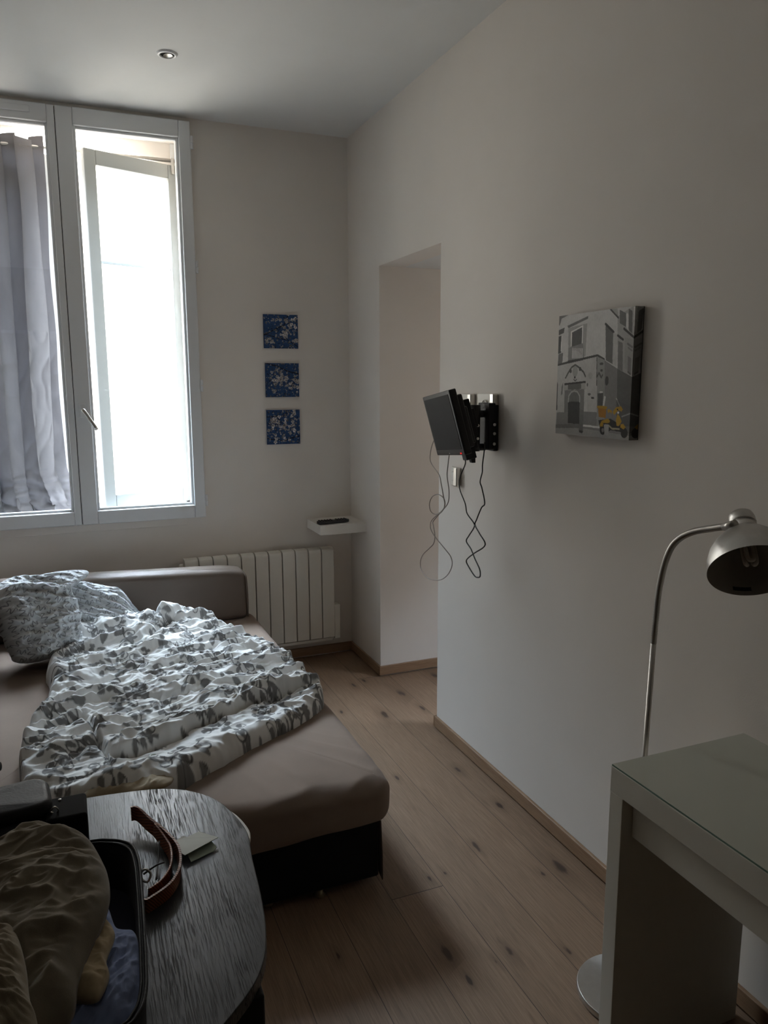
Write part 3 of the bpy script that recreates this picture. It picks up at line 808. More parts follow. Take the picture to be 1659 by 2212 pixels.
# piping on the arm's end
bm = bmesh.new(); tube(bm, catmull([(.838, 3.945, .42), (.838, 3.94, .52), (.834, 3.94, .62), (.828, 3.955, .652), (.80, 4.0, .668)], 6), .004, 8); obj('piping', bm, M['sofa'], sb, smooth=True)
soft_slab('backrest', -.66, -.352, 2.2, 3.99, .38, .85, .10, M['sofa'], sb, .01, 120, 12, .02, .10)

# ================================================================== PATTERNS
def stamp_tile(n, size, draw):
    """tileable raster: draw(add) with add(polyline pts(m), radii, level)"""
    a = np.zeros((n, n)); yy, xx = np.mgrid[0:n, 0:n]; X = (xx + .5) / n * size; Y = (yy + .5) / n * size
    def add(pts, rad, lev):
        pts = np.array(pts, float)
        for (x0, y0), (x1, y1), r0, r1 in zip(pts, pts[1:], rad, rad[1:]):
            dx, dy = x1 - x0, y1 - y0; L = dx * dx + dy * dy + 1e-12
            mx, my = (x0 + x1) / 2, (y0 + y1) / 2
            U = (X - mx + size / 2) % size - size / 2 + mx; V = (Y - my + size / 2) % size - size / 2 + my
            t = np.clip(((U - x0) * dx + (V - y0) * dy) / L, 0, 1)
            d = np.hypot(U - x0 - t * dx, V - y0 - t * dy) - (r0 + (r1 - r0) * t)
            a[:] = np.maximum(a, lev * np.clip(.5 - d / (size / n) * .8, 0, 1))
    draw(add); return a

def vines(add):
    r = random.Random(5); S = .40; GN = 4
    def curl(x, y, a, L, k, w=.0017, leaf=True):
        pts = []; rad = []; n = 16
        for i in range(n):
            pts.append((x, y)); rad.append(w); x += math.cos(a) * L / n; y += math.sin(a) * L / n; a += k * (.4 + 1.4 * i / n) / n
        add(pts, rad, 1.)
        if leaf: add([pts[-1], (x + math.cos(a) * .004, y + math.sin(a) * .004), (x + math.cos(a + k * .1) * .012, y + math.sin(a + k * .1) * .012)], [.0035, .0085, .006], .85)
        return pts, a
    def leafy(x, y, a, L, wd):
        pts = [(x + math.cos(a + .5 * t) * L * t, y + math.sin(a + .5 * t) * L * t) for t in np.linspace(0, 1, 8)]
        add(pts, [wd * (math.sin(PI * min(1, t * .85 + .15)) ** .8) * (1 - .35 * t) + .0004 for t in np.linspace(0, 1, 8)], .85)
    def tulip(x, y, a, s):
        for d in (-.75, -.25, .25, .75):
            ex, ey = x + math.cos(a + d * .8) * s, y + math.sin(a + d * .8) * s
            add([(x, y), ((x + ex) / 2, (y + ey) / 2), (ex, ey)], [s * .22, s * .34, s * .10], .85)
    for gx in range(GN):
        for gy in range(GN):
            x = (gx + .5 * (gy % 2) + r.uniform(-.12, .12)) * S / GN; y = (gy + r.uniform(-.12, .12)) * S / GN; a = r.uniform(0, 6.3); sg = r.choice((-1, 1))
            p, ae = curl(x, y, a, .13, 2.6 * sg)
            for i, L, k in ((3, .06, -4.2 * sg), (7, .065, 4.5 * sg), (10, .05, -4.8 * sg)):
                d = math.atan2(p[i + 1][1] - p[i][1], p[i + 1][0] - p[i][0]); curl(p[i][0], p[i][1], d - .6 * sg * (1 if i != 7 else -1), L, k)
            for i in (2, 5, 8, 12):
                d = math.atan2(p[i + 1][1] - p[i][1], p[i + 1][0] - p[i][0]); leafy(p[i][0], p[i][1], d + r.choice((-1.1, 1.1)), r.uniform(.018, .026), r.uniform(.005, .0075))
            (tulip if (gx + gy) % 2 else lambda *q: leafy(x, y, a + PI, .03, .010))(x, y, a + PI, .026)
            leafy(x + r.uniform(-.05, .05), y + r.uniform(-.05, .05), r.uniform(0, 6), .028, .008)
            for _ in range(2):
                hx, hy = x + r.uniform(-.06, .06), y + r.uniform(-.06, .06); add([(hx, hy), (hx + .007, hy + .006)], [.0055, .0045], .85)
TILE = stamp_tile(480, .40, vines)

def squig(add):
    r = random.Random(2); n = 5; S = .12
    for i in range(n):
        for j in range(n):
            x, y = (i + .5 + .15 * r.uniform(-1, 1)) * S / n, (j + .5 * (i % 2)) * S / n; a = r.uniform(0, 6.3)
            pts = []
            for t in np.linspace(0, 1, 18):
                pts.append((x + .010 * (t - .5) * 2 * math.cos(a) + .0065 * math.sin(t * 9.5) * -math.sin(a), y + .010 * (t - .5) * 2 * math.sin(a) + .0065 * math.sin(t * 9.5) * math.cos(a)))
            add(pts, [.0009] * 18, .9)
SQ = stamp_tile(240, .12, squig)
def sample(T, size, u, v):
    n = T.shape[0]; x = (u / size * n) % n; y = (v / size * n) % n
    x0 = np.floor(x).astype(int) % n; y0 = np.floor(y).astype(int) % n; fx = x - np.floor(x); fy = y - np.floor(y); x1 = (x0 + 1) % n; y1 = (y0 + 1) % n
    return (T[y0, x0] * (1 - fx) + T[y0, x1] * fx) * (1 - fy) + (T[y1, x0] * (1 - fx) + T[y1, x1] * fx) * fy

# ================================================================== DUVET
D_top = [(-.101, 3.90), (-.05, 3.92), (.024, 3.90), (.152, 3.86), (.265, 3.83), (.346, 3.79), (.412, 3.85), (.481, 3.84), (.606, 3.75), (.70, 3.57), (.755, 3.42), (.80, 3.26)]
D_right = [(.80, 3.26), (.835, 3.13), (.853, 2.95), (.878, 2.79)]
D_bot = [(-.209, 2.56), (-.175, 2.40), (-.089, 2.30), (.011, 2.255), (.108, 2.24), (.214, 2.25), (.292, 2.30), (.40, 2.375), (.52, 2.46), (.645, 2.53), (.766, 2.61), (.850, 2.69), (.878, 2.79)]
D_left = [(-.101, 3.90), (-.115, 3.76), (-.125, 3.71), (-.132, 3.527), (-.148, 3.408), (-.127, 3.258), (-.134, 3.09), (-.158, 2.946), (-.199, 2.772), (-.209, 2.56)]
NS, NTt = 430, 620
cb = resample(D_bot, NS); ct = resample(D_top, NS); clf = resample(D_left[::-1], NTt); crt = resample(D_right[::-1], NTt)
s = np.linspace(0, 1, NS)[:, None, None]; t = np.linspace(0, 1, NTt)[None, :, None]
G = (1 - t) * cb[:, None] + t * ct[:, None] + (1 - s) * clf[None] + s * crt[None] \
    - ((1 - s) * (1 - t) * cb[0] + s * (1 - t) * cb[-1] + (1 - s) * t * ct[0] + s * t * ct[-1])
X, Y = G[..., 0], G[..., 1]
Lr = np.linalg.norm(crt - clf, axis=1)[None, :]; Lc = np.linalg.norm(ct - cb, axis=1)[:, None]
s_, t_ = s[..., 0], t[..., 0]
q4 = [s_ * Lr, (1 - s_) * Lr, t_ * Lc, (1 - t_) * Lc]
dist = -np.log(sum(np.exp(-np.clip(d_, 0, 1) / .012) for d_ in q4)) * .012; dist = np.clip(dist, 0, 9)
def polyd(pts):
    """distance and signed side to an open curve"""
    P = resample(pts, 60)[:, :2]; dm = np.full(X.shape, 9.); sg = np.zeros(X.shape); tt = np.zeros(X.shape)
    for i in range(len(P) - 1):
        a, b = P[i], P[i + 1]; d = b - a; L = d @ d
        q = np.clip(((X - a[0]) * d[0] + (Y - a[1]) * d[1]) / L, 0, 1)
        dx, dy = X - a[0] - q * d[0], Y - a[1] - q * d[1]; dd = np.hypot(dx, dy)
        m = dd < dm; dm[m] = dd[m]; sg[m] = np.sign(d[0] * dy - d[1] * dx)[m]; tt[m] = ((i + q) / 59)[m]
    return dm, sg, tt
edge = np.sqrt(np.clip(1 - (1 - np.clip(dist / .05, 0, 1)) ** 2, 0, 1))
wx = X + .06 * fbm(X * 3, Y * 3, 3, 40); wy = Y + .06 * fbm(X * 3 + 9, Y * 3, 3, 41)
# wrinkle direction mostly across the bed, fanning from the gathered left side
ang = .50 - .55 * np.clip((Y - 2.5) / 1.3, 0, 1)
ca, sa = np.cos(ang), np.sin(ang)
al = wx * ca + wy * sa; ac = -wx * sa + wy * ca
body = .050 + .020 * fbm(X * 2.5, Y * 2.5, 2, 3)
big = ridge(al * 1.5, ac * 4.6, 12, 1.2) * .030
med = ridge(al * 3.4 + 2, ac * 11, 15, 1.2) * .017
med2 = ridge(al * 5.5 + 7, ac * 15 + al * 4, 19, 1.3) * .015
sml = ridge(al * 9.0, ac * 24, 18, 1.2) * .0055
iso = ridge(wx * 11, wy * 14, 23, 1.3) * .0105 + ridge(wx * 27, wy * 27, 27, 1.2) * .0032
gather = np.exp(-((X + .10) / .13) ** 2) * np.clip((3.65 - Y) / .3, 0, 1)
gw = ridge(wx * 6, wy * 24 + wx * 6, 31, 1.2) * .014 * gather
calm = 1 - .6 * np.exp(-((Y - 2.36 - .3 * np.clip(X, 0, 1)) / .10) ** 2)   # smoother strip along the near edge
Hh = body + (big + med + med2) * calm + sml * calm + iso * (.35 + .65 * calm) + gw
# main overlap: upper layer bulges over a lower layer
d1, s1, t1 = polyd([(.86, 2.76), (.72, 2.735), (.608, 2.684), (.446, 2.600), (.255, 2.49), (.10, 2.43), (.05, 2.455)])
end = np.clip(t1 / .08, 0, 1) * np.clip((1 - t1) / .06, 0, 1)
up = (s1 < 0)       # travelling right->left, the window side is on the right hand
Hh += np.where(up, .030 * np.exp(-(d1 / .10) ** 1.4), -.010 * np.exp(-(d1 / .05) ** 2)) * end * (1 - np.exp(-(d1 / .009) ** 2) * .9)
Hh -= .045 * np.exp(-(d1 / .0085) ** 2) * end
d2, s2, t2 = polyd([(.05, 2.455), (.03, 2.55), (.01, 2.72), (-.02, 2.87)])
e2 = np.clip((1 - t2) / .3, 0, 1)
Hh += np.where(s2 < 0, .022 * np.exp(-(d2 / .06) ** 1.5), 0) * e2 - .030 * np.exp(-(d2 / .009) ** 2) * e2
for pts, amp, w in (([(.74, 2.93), (.659, 2.862), (.516, 2.70), (.38, 2.60)], .026, .035), ([(.76, 3.35), (.691, 3.42), (.409, 3.36), (.241, 3.41), (.107, 3.41), (-.08, 3.44)], .026, .04),
                    ([(.30, 3.55), (.42, 3.70), (.50, 3.80)], .03, .03), ([(-.03, 2.95), (.18, 2.85), (.42, 2.86), (.66, 3.0)], .018, .035), ([(.36, 3.80), (.33, 3.70), (.22, 3.60), (.0, 3.57)], .03, .035),
                    ([(.10, 3.0), (.30, 3.12), (.56, 3.16), (.74, 3.24)], .018, .03), ([(-.12, 3.2), (.1, 3.28), (.35, 3.24), (.5, 3.3)], .016, .03)):
    dd, ss, tt = polyd(pts); e = np.sin(PI * np.clip(tt, 0.02, .98)) ** .5
    Hh += amp * e * np.exp(-((dd - w) / w) ** 2) * (ss > 0) - amp * .8 * e * np.exp(-(dd / .008) ** 2)
# puffed top roll toward the pillows and window
Hh += .045 * np.exp(-((Y - (3.74 - .35 * np.clip(X - .45, 0, 1))) / .11) ** 2) * np.clip((.75 - X) / .2, 0, 1)
Hh = np.maximum(Hh, .012)
Zd = MT + .006 + Hh * edge
# sideways push so that folds overhang a little
gx = np.gradient(Hh, axis=0) ; 
G[..., 0] = X + .010 * fbm(X * 12, Y * 12, 3, 51); G[..., 1] = Y + .010 * fbm(X * 12 + 5, Y * 12, 3, 52)
G[..., 2] = Zd
# printed pattern laid flat on the cloth; it shifts and compresses where the cloth bunches
gy_, gx_ = np.gradient(Hh, axis=1) / (np.gradient(Y, axis=1) + 1e-9), np.gradient(Hh, axis=0) / (np.gradient(X, axis=0) + 1e-9)
pu = X * 1.10 + .10 * fbm(X * 2.2, Y * 2.2, 2, 61) + .15 * Hh
pv = Y * 1.22 + .10 * fbm(X * 2.2 + 4, Y * 2.2, 2, 62) + .35 * Hh
rot_ = .5; pu, pv = pu * math.cos(rot_) - pv * math.sin(rot_), pu * math.sin(rot_) + pv * math.cos(rot_)
pat = sample(TILE, .56, pu, pv)
basec = np.array((.80, .79, .765)); inkc = np.array((.115, .11, .108))
cols = basec * (1 - pat[..., None]) + inkc * pat[..., None]
dv = gridmesh('duvet', G, M['duvet'], None, cols)
tag(dv, 'crumpled white duvet printed with grey scrolling leaves on the sofa bed', 'duvet')
# open end of the cover showing its beige lining
def patch(name, pts, ctr, z0, zc, m, parent, seed, wr=.01, nr=40, na=200, fr=14, power=.5, dirn=None, cols=None, base=None):
    B_ = np.array([tuple(p) for p in catmull([(p[0], p[1], p[2] if len(p) > 2 else z0) for p in pts], 12, True)])
    d = np.r_[0, np.cumsum(np.linalg.norm(np.diff(np.vstack([B_, B_[:1]]), axis=0), axis=1))]; Bc = np.vstack([B_, B_[:1]])
    tt = np.linspace(0, d[-1], na, endpoint=False); Bd = np.stack([np.interp(tt, d, Bc[:, k]) for k in range(3)], -1)
    r = np.linspace(0, 1, nr)[None, :, None] ** .8
    c = np.array([ctr[0], ctr[1], zc])
    P = c + (Bd[:, None] - c) * r
    rr = r[..., 0]
    prof = (1 - rr ** 3) ** power
    P[..., 2] = Bd[:, None, 2] * 1.0 * (1 - prof) + prof * zc
    a, b = P[..., 0], P[..., 1]
    if dirn is not None:
        ca, sa = math.cos(dirn), math.sin(dirn); a, b = a * ca + b * sa, (-a * sa + b * ca) * 2.2
    w = ridge(a * fr * .7 + .5 * fbm(a * fr, b * fr, 2, seed), b * fr * .7, seed, 1.1) + .48 * ridge(a * fr * 2.0, b * fr * 2.0, seed + 3, 1.2) + .18 * ridge(a * fr * 4.5, b * fr * 4.5, seed + 6, 1.2)
    P[..., 2] += (w - .6) * wr * np.clip((1 - rr) * 5, 0.05, 1)
    o = gridmesh(name, P[:, :], m, parent, cols, close_u=True)
    sm = o.modifiers.new('thick', 'SOLIDIFY'); sm.thickness = .002; sm.offset = -1
    return o
ln = patch('lining', [(-.03, 2.262), (.05, 2.325), (.12, 2.375), (.185, 2.405), (.222, 2.395), (.235, 2.33), (.235, 2.262), (.20, 2.222), (.10, 2.225), (.03, 2.235)], (.12, 2.30), .455, .475, M['liner'], dv, 61, .008, 30, 160, 9, dirn=.75)
bm = bmesh.new(); tube(bm, catmull([(.196, 2.40, .482), (.178, 2.375, .492), (.182, 2.345, .488), (.200, 2.325, .48)], 6), .0028, 8); obj('cord_loop', bm, M['card'], dv, smooth=True)

# ================================================================== PILLOWS
def pillow(name, lab, center, size, ax_u, ax_v, seed, ext=None, wk=1.):
    n = 190; u = np.linspace(-1, 1, n)[:, None] * np.ones((1, n)); v = np.linspace(-1, 1, n)[None, :] * np.ones((n, 1))
    # square -> rounded square so the outline has soft corners
    k = .5; x0 = u * np.sqrt(1 - k * v * v / 2); y0 = v * np.sqrt(1 - k * u * u / 2)
    eu = Vector(ax_u).normalized(); en = eu.cross(Vector(ax_v)).normalized(); ev = en.cross(eu)
    R = np.array([eu, ev, en]).T; T = np.array(center)
    par = thing(name, lab[0], lab[1], tuple(center))
    for kk, sg in ((0, 1), (1, -1)):
        d = np.clip(1 - u ** 4, 0, 1) * np.clip(1 - v ** 4, 0, 1)
        th = size[2] / 2 * d ** .5
        rim = np.clip(np.maximum(np.abs(u), np.abs(v)), 0, 1)
        wr = .016 * ridge(u * 1.3 + sg + .8 * v, v * 3.4 + .9 * u, seed, 1.2) + .010 * ridge(u * 2.4 - 1.4 * v, v * 5.5 + 2 * u, seed + 5, 1.3) + .0035 * ridge(u * 6, v * 12, seed + 8, 1.2) + .022 * fbm(u * 1.1, v * 1.1, 2, seed + 9)
        z = sg * (th + wr * wk * np.clip(th / (size[2] / 2) * 2, 0, 1))
        x = x0 * size[0] / 2; y = y0 * size[1] / 2
        if ext is not None: x, y, z = ext(u, v, x, y, z)
        P = np.stack([x, y, z], -1) @ R.T + T
        pt = sample(SQ, .12, (u * size[0] / 2 + 5) * .62, (v * size[1] / 2 + 5) * .62)
        cols = np.array((.60, .615, .62)) * (1 - pt[..., None]) + np.array((.13, .13, .15)) * pt[..., None]
        gridmesh('front_cover' if kk == 0 else 'back_cover', P, M['duvet'], par, cols, flip=(kk == 1))
    return par
def ss(x, a, b):
    t = np.clip((x - a) / (b - a), 0, 1); return t * t * (3 - 2 * t)
def ext1(u, v, x, y, z):
    tr = ss(u, .25, 1) * ss(v, .45, .95)                       # loose case corner flopping to the right
    x = x + .115 * tr; y = y - .012 * tr; z = z * (1 - .45 * tr)
    dip = ss(v, .6, 1) * np.exp(-((u - .15) / .35) ** 2); y = y - .022 * dip
    mid = np.exp(-((v - .35) / .22) ** 2) * ss(u, .5, 1); x = x - .018 * mid
    return x, y, z
pillow('pillow', ('plump grey patterned pillow standing against the sofa backrest', 'pillow'), (-.165, 3.65, .628), (.335, .40, .19), (.93, .36, .02), (-.10, .42, .90), 71, ext1, 1.6)
def ext2(u, v, x, y, z):
    tr = ss(u, .2, 1); y = y * (1 - .62 * tr) - .035 * tr; z = z * (1 - .55 * tr); x = x + .05 * tr * (1 - v * v); return x, y, z
pillow('pillow', ('flatter grey patterned pillow lying behind the plump one, its corner pointing right', 'pillow'), (.095, 3.83, .545), (.50, .30, .13), (.95, .05, -.30), (.22, .55, .80), 83, ext2, .9)

# ================================================================== TV ON WALL ARM
tv = thing('television', 'small black flat television tilted down on a wall bracket', 'television', (1.30, 2.574, 1.496))
cn = [Vector(p) for p in ((1.303, 2.759, 1.594), (1.244, 2.421, 1.626), (1.297, 2.390, 1.398), (1.356, 2.728, 1.366))]
ctr = sum(cn, Vector()) / 4; ux = (cn[1] - cn[0]).normalized(); uz = (cn[0] - cn[3]); uz = (uz - ux * uz.dot(ux)).normalized(); un_ = ux.cross(uz)   # towards viewer?
if un_.x > 0: un_ = -un_
TM = Matrix(((ux.x, un_.x, uz.x, ctr.x), (ux.y, un_.y, uz.y, ctr.y), (ux.z, un_.z, uz.z, ctr.z), (0, 0, 0, 1)))   # local: x along, y out of screen, z up
w, hh_ = .343, .236
bm = bmesh.new(); box(bm, -w / 2, w / 2, -.028, 0, -hh_ / 2, hh_ / 2, TM); obj('bezel', bm, M['blacktv'], tv, bevel=.004)
bm = bmesh.new(); box(bm, -w / 2 + .016, w / 2 - .016, -.002, .0012, -hh_ / 2 + .022, hh_ / 2 - .014, TM); obj('screen', bm, M['screen'], tv)
bm = bmesh.new(); box(bm, -w * .40, w * .42, -.055, -.027, -hh_ * .42, hh_ * .40, TM); box(bm, -w * .30, w * .34, -.072, -.054, -hh_ * .38, hh_ * .20, TM); obj('rear_housing', bm, M['blacktv'], tv, bevel=.006)
bm = bmesh.new(); box(bm, w * .30, w * .43, -.05, -.01, -hh_ / 2 - .022, -hh_ / 2 + .004, TM); obj('lower_stub', bm, M['blackmatte'], tv, bevel=.003)
bm = bmesh.new(); box(bm, w / 2 - .042, w / 2 - .032, 0, .0018, -hh_ / 2 + .005, -hh_ / 2 + .010, TM); obj('standby_light', bm, M['led'], tv)
bm = bmesh.new(); box(bm, -.004, .004, 0, .0016, -hh_ / 2 + .007, -hh_ / 2 + .010, TM); obj('brand_mark', bm, M['chrome'], tv)

mb = thing('tv_wall_mount', 'black folding bracket arm fixed to the right wall behind the television', 'wall bracket', (XW, 2.64, 1.46))
bm = B((XW - .022, XW - .001, 2.62, 2.695, 1.385, 1.565)); box(bm, XW - .05, XW - .02, 2.612, 2.700, 1.392, 1.573); obj('wall_plate', bm, M['blackmatte'], mb, bevel=.004)
bm = bmesh.new(); tube(bm, [(XW - .085, 2.66, 1.385), (XW - .085, 2.66, 1.565)], .021, 20); tube(bm, [(XW - .085, 2.66, 1.40), (XW - .04, 2.655, 1.40)], .014, 12); tube(bm, [(XW - .085, 2.66, 1.53), (XW - .04, 2.655, 1.53)], .014, 12); obj('pivot', bm, M['blackmatte'], mb, smooth=True)
bm = bmesh.new()
Ma = Matrix.Translation((XW - .10, 2.66, 1.47)) @ Matrix.Rotation(math.radians(-10), 4, 'Y')
box(bm, -.10, .012, -.022, .022, -.055, .030, Ma); obj('lower_arm', bm, M['blackmatte'], mb, bevel=.008)
bm = bmesh.new(); tube(bm, catmull([(XW - .175, 2.60, 1.580), (XW - .160, 2.60, 1.535), (XW - .135, 2.60, 1.465), (XW - .120, 2.60, 1.40)], 6), [.017] * 6 + [.021] * 6 + [.017] * 7, 14)
obj('curved_arm', bm, M['blackmatte'], mb, smooth=True)
bm = bmesh.new(); box(bm, -.075, .075, -.100, -.070, -.07, .07, TM); box(bm, -.02, .02, -.13, -.09, -.04, .03, TM); obj('screen_plate', bm, M['blackmatte'], mb, bevel=.003)
bm = bmesh.new()
prism(bm, [(XW - .155, 1.43), (XW - .115, 1.43), (XW - .112, 1.345), (XW - .128, 1.345)], 2.60, 2.62, Matrix(((1, 0, 0, 0), (0, 0, 1, 0), (0, 1, 0, 0), (0, 0, 0, 1)))); obj('tension_lever', bm, M['blackmatte'], mb, bevel=.002)
for (y, z) in ((2.60, 1.49), (2.60, 1.44)):
    bm = bmesh.new(); Mx = Matrix.Translation((XW - .118, y - .022, z)) @ Matrix.Rotation(PI / 2, 4, 'X'); lathe(bm, [(0, 0), (.005, 0), (.005, .004), (0, .005)], Mx, 12); obj('bolt', bm, M['chrome'], mb)
for (y, z) in ((2.604, 1.49), (2.604, 1.455), (2.604, 1.415)):
    bm = bmesh.new(); Mx = Matrix.Translation((XW - .03, y, z)) @ Matrix.Rotation(PI / 2, 4, 'X'); lathe(bm, [(0, 0), (.006, 0), (.006, .004), (0, .005)], Mx, 12); obj('bolt', bm, M['chrome'], mb)

def plate(lab, cat, name, y0, y1, z0, z1, dep=.026, switch=False):
    t = thing(name, lab, cat, (XW, (y0 + y1) / 2, z0), None)
    obj('cover_plate', B((XW - .012, XW - .001, y0, y1, z0, z1)), M['radiator'], t, bevel=.003)
    obj('silver_edge', B((XW - dep, XW - .002, y0 - .008, y0 + .022, z0 + .001, z1 + .001)), M['chrome'], t, bevel=.005, seg=4)
    if switch:
        obj('rocker', B((XW - .017, XW - .010, y0 + .018, y1 - .012, z0 + .022, z1 - .022)), M['shelf'], t, bevel=.003)
    else:
        bm = bmesh.new(); lathe(bm, [(0, .002), (.018, .002), (.020, .006), (.0225, .006), (.0225, 0), (0, 0)], Matrix.Translation((XW - .012, (y0 + y1) / 2 + .005, (z0 + z1) / 2)) @ Matrix.Rotation(-PI / 2, 4, 'Y'), 32); obj('socket_well', bm, M['radiator'], t, smooth=True)
plate('white socket with silver edge nearest the doorway, behind the television', 'socket', 'wall_socket', 2.815, 2.955, 1.515, 1.605)
plate('white socket with silver edge just right of the television bracket', 'socket', 'wall_socket', 2.632, 2.775, 1.515, 1.608)
plate('white light switch with silver edge below the television', 'light switch', 'light_switch', 2.930, 3.000, 1.205, 1.288, .026, True)

wc = [(2.80, 1.46), (2.856, 1.409), (2.881, 1.363), (2.876, 1.323), (2.799, 1.279), (2.780, 1.246), (2.757, 1.193), (2.746, 1.167), (2.761, 1.141), (2.822, 1.112), (2.872, 1.116), (2.887, 1.147), (2.860, 1.181), (2.806, 1.197), (2.757, 1.189),
      (2.744, 1.163), (2.769, 1.132), (2.822, 1.106), (2.872, 1.071), (2.871, 1.038), (2.820, 1.010), (2.731, .978), (2.688, .959), (2.675, .93), (2.703, .888), (2.755, .852), (2.817, .831), (2.901, .821), (2.959, .838), (2.975, .873),
      (2.95, .913), (2.884, .956), (2.843, .985), (2.834, 1.02), (2.848, 1.058), (2.853, 1.074), (2.813, 1.105), (2.752, 1.146), (2.715, 1.179), (2.71, 1.227), (2.728, 1.283), (2.722, 1.322), (2.713, 1.363), (2.70, 1.40)]
def plane_shift(x0, x, p):     # keep the hanging loop's outline while giving each strand its own depth
    k = x / x0; return (x, p[0] * k, 1.65 + (p[1] - 1.65) * k)
bm = bmesh.new(); path = catmull([plane_shift(1.40, 1.395 + .012 * math.sin(i * .9), p) for i, p in enumerate(wc)], 6); tube(bm, path, .0021, 6)
tag(obj('cable', bm, M['cable_w'], smooth=True), 'thin grey aerial cable hanging in round loops below the television', 'cable')
bc = [(2.66, 1.40), (2.671, 1.359), (2.67, 1.333), (2.713, 1.274), (2.714, 1.231), (2.665, 1.176), (2.648, 1.139), (2.593, 1.11), (2.592, 1.091), (2.63, 1.053), (2.651, 1.026), (2.612, 1.002), (2.58, .97), (2.541, .936), (2.536, .91),
      (2.551, .901), (2.578, .9), (2.626, .925), (2.649, .945), (2.627, .966), (2.581, .993), (2.502, 1.04), (2.546, 1.076), (2.583, 1.104), (2.57, 1.129), (2.535, 1.179), (2.511, 1.2), (2.534, 1.254), (2.549, 1.278), (2.534, 1.316), (2.533, 1.346), (2.522, 1.398), (2.52, 1.43)]
bm = bmesh.new(); path = catmull([plane_shift(1.45, 1.450 + .014 * math.sin(i * .8), p) for i, p in enumerate(bc)], 6); tube(bm, path, .0026, 6)
tag(obj('cable', bm, M['cable_k'], smooth=True), 'black power cable hanging in an angular kinked loop below the television', 'cable')

# ================================================================== DESK
dk = thing('desk', 'white narrow dressing table with glass top against the right wall', 'desk', (1.32, .73, 0))
dx0, dx1, dy1, dy0, dz = 1.115, 1.525, 1.328, .13, .776
T = .050
obj('end_panel', B((dx0, dx1, dy1 - T + .006, dy1, 0, dz - .062)), M['desk'], dk, bevel=.0015)
obj('end_panel', B((dx0, dx1, dy0, dy0 + T, 0, dz - .062)), M['desk'], dk, bevel=.0015)
obj('top_board', B((dx0, dx1, dy0, dy1, dz - .062, dz)), M['desk'], dk, bevel=.0015)
dr = obj('drawer_front', B((dx0 + .028, dx0 + .046, dy0 + T + .002, dy1 - T + .002, .618, dz - .064)), M['desk'], dk, bevel=.0015)
obj('rear_rail', B((dx1 - .02, dx1, dy0 + T, dy1 - T, .60, dz - .064)), M['desk'], dk)
obj('drawer_bottom', B((dx0 + .046, dx1 - .02, dy0 + T + .004, dy1 - T, .62, .632)), M['desk'], dk)
obj('glass_top', B((dx0 + .002, dx1 - .001, dy0 + .002, dy1 - .001, dz + .0002, dz + .0045)), M['deskglass'], dk, bevel=.001)
obj('glass_top_edge', B((dx0 + .0012, dx0 + .002, dy0 + .002, dy1 - .001, dz + .0006, dz + .004)), M['glassedge'], dk)

# ================================================================== FLOOR LAMP
fl = thing('floor_lamp', 'brushed steel gooseneck floor lamp standing between desk and skirting', 'floor lamp', (1.31, 1.458, 0))
bm = bmesh.new(); lathe(bm, [(0, 0), (.125, 0), (.130, .003), (.131, .018), (.129, .022), (.03, .0235), (0, .0235)], Matrix.Translation((1.312, 1.458, 0)), 96); obj('base', bm, M['silver'], fl, smooth=True, bevel=0)
for p in fl.children[0].data.polygons: p.use_smooth = abs(p.normal.z) < .9
bm = bmesh.new(); tube(bm, [(1.312, 1.455, .02), (1.31, 1.427, 1.02)], .0068, 16); obj('pole', bm, M['nickel'], fl, smooth=True)
st_ = [(1.31, 1.427, 1.013), (1.31, 1.421, 1.132), (1.31, 1.414, 1.181), (1.31, 1.402, 1.229), (1.31, 1.384, 1.267), (1.31, 1.356, 1.294), (1.31, 1.318, 1.314), (1.31, 1.271, 1.329), (1.31, 1.222, 1.343)]
pth = catmull(st_, 40); rad = [.0073 + (.0006 if i % 2 else -.0004) for i in range(len(pth))]
bm = bmesh.new(); tube(bm, pth, rad, 14); obj('gooseneck', bm, M['nickel'], fl, smooth=True)
rc = Vector((1.31, 1.150, 1.259)); ax = Vector((-.627, -.989, -1.)).normalized()
sx = ax.orthogonal().normalized(); sy = ax.cross(sx)
LM = Matrix(((sx.x, sy.x, -ax.x, rc.x), (sx.y, sy.y, -ax.y, rc.y), (sx.z, sy.z, -ax.z, rc.z), (0, 0, 0, 1)))   # +z towards the cap
outer = [(.0900, .0), (.0895, .010), (.0865, .030), (.079, .052), (.066, .073), (.050, .090), (.036, .102), (.0285, .109), (.0275, .116), (.0275, .128)]
bm = bmesh.new(); lathe(bm, outer + [(.026, .128), (.026, .112)] , LM, 64); sd = obj('lamp_shade', bm, M['silver'], fl, smooth=True)
bm = bmesh.new(); lathe(bm, [(.0900, .0)] + [(r - .0014, z - .0008) for r, z in outer[1:8]] + [(.012, .108), (0, .108)], LM, 64); obj('shade_inside', bm, M['shade_in'], sd, smooth=True)
bm = bmesh.new(); lathe(bm, [(.0275, .128), (.0278, .129), (.0278, .142), (.025, .152), (.017, .159), (0, .162)], LM, 48); obj('shade_cap', bm, M['silver'], sd, smooth=True)
bm = bmesh.new(); lathe(bm, [(.0283, .1265), (.0288, .128), (.0283, .1295)], LM, 48); obj('cap_seam', bm, M['nickel'], sd, smooth=True)
bm = bmesh.new(); tube(bm, [Vector((1.31, 1.235, 1.339)), Vector((1.31, 1.205, 1.349))], [.0085, .011], 16); obj('swivel_joint', bm, M['nickel'], fl, smooth=True)
bm = bmesh.new(); lathe(bm, [(0, .108), (.016, .108), (.017, .082), (.0, .080)], LM, 24); obj('bulb_holder', bm, M['bulb'], fl, smooth=True)
bm = bmesh.new()
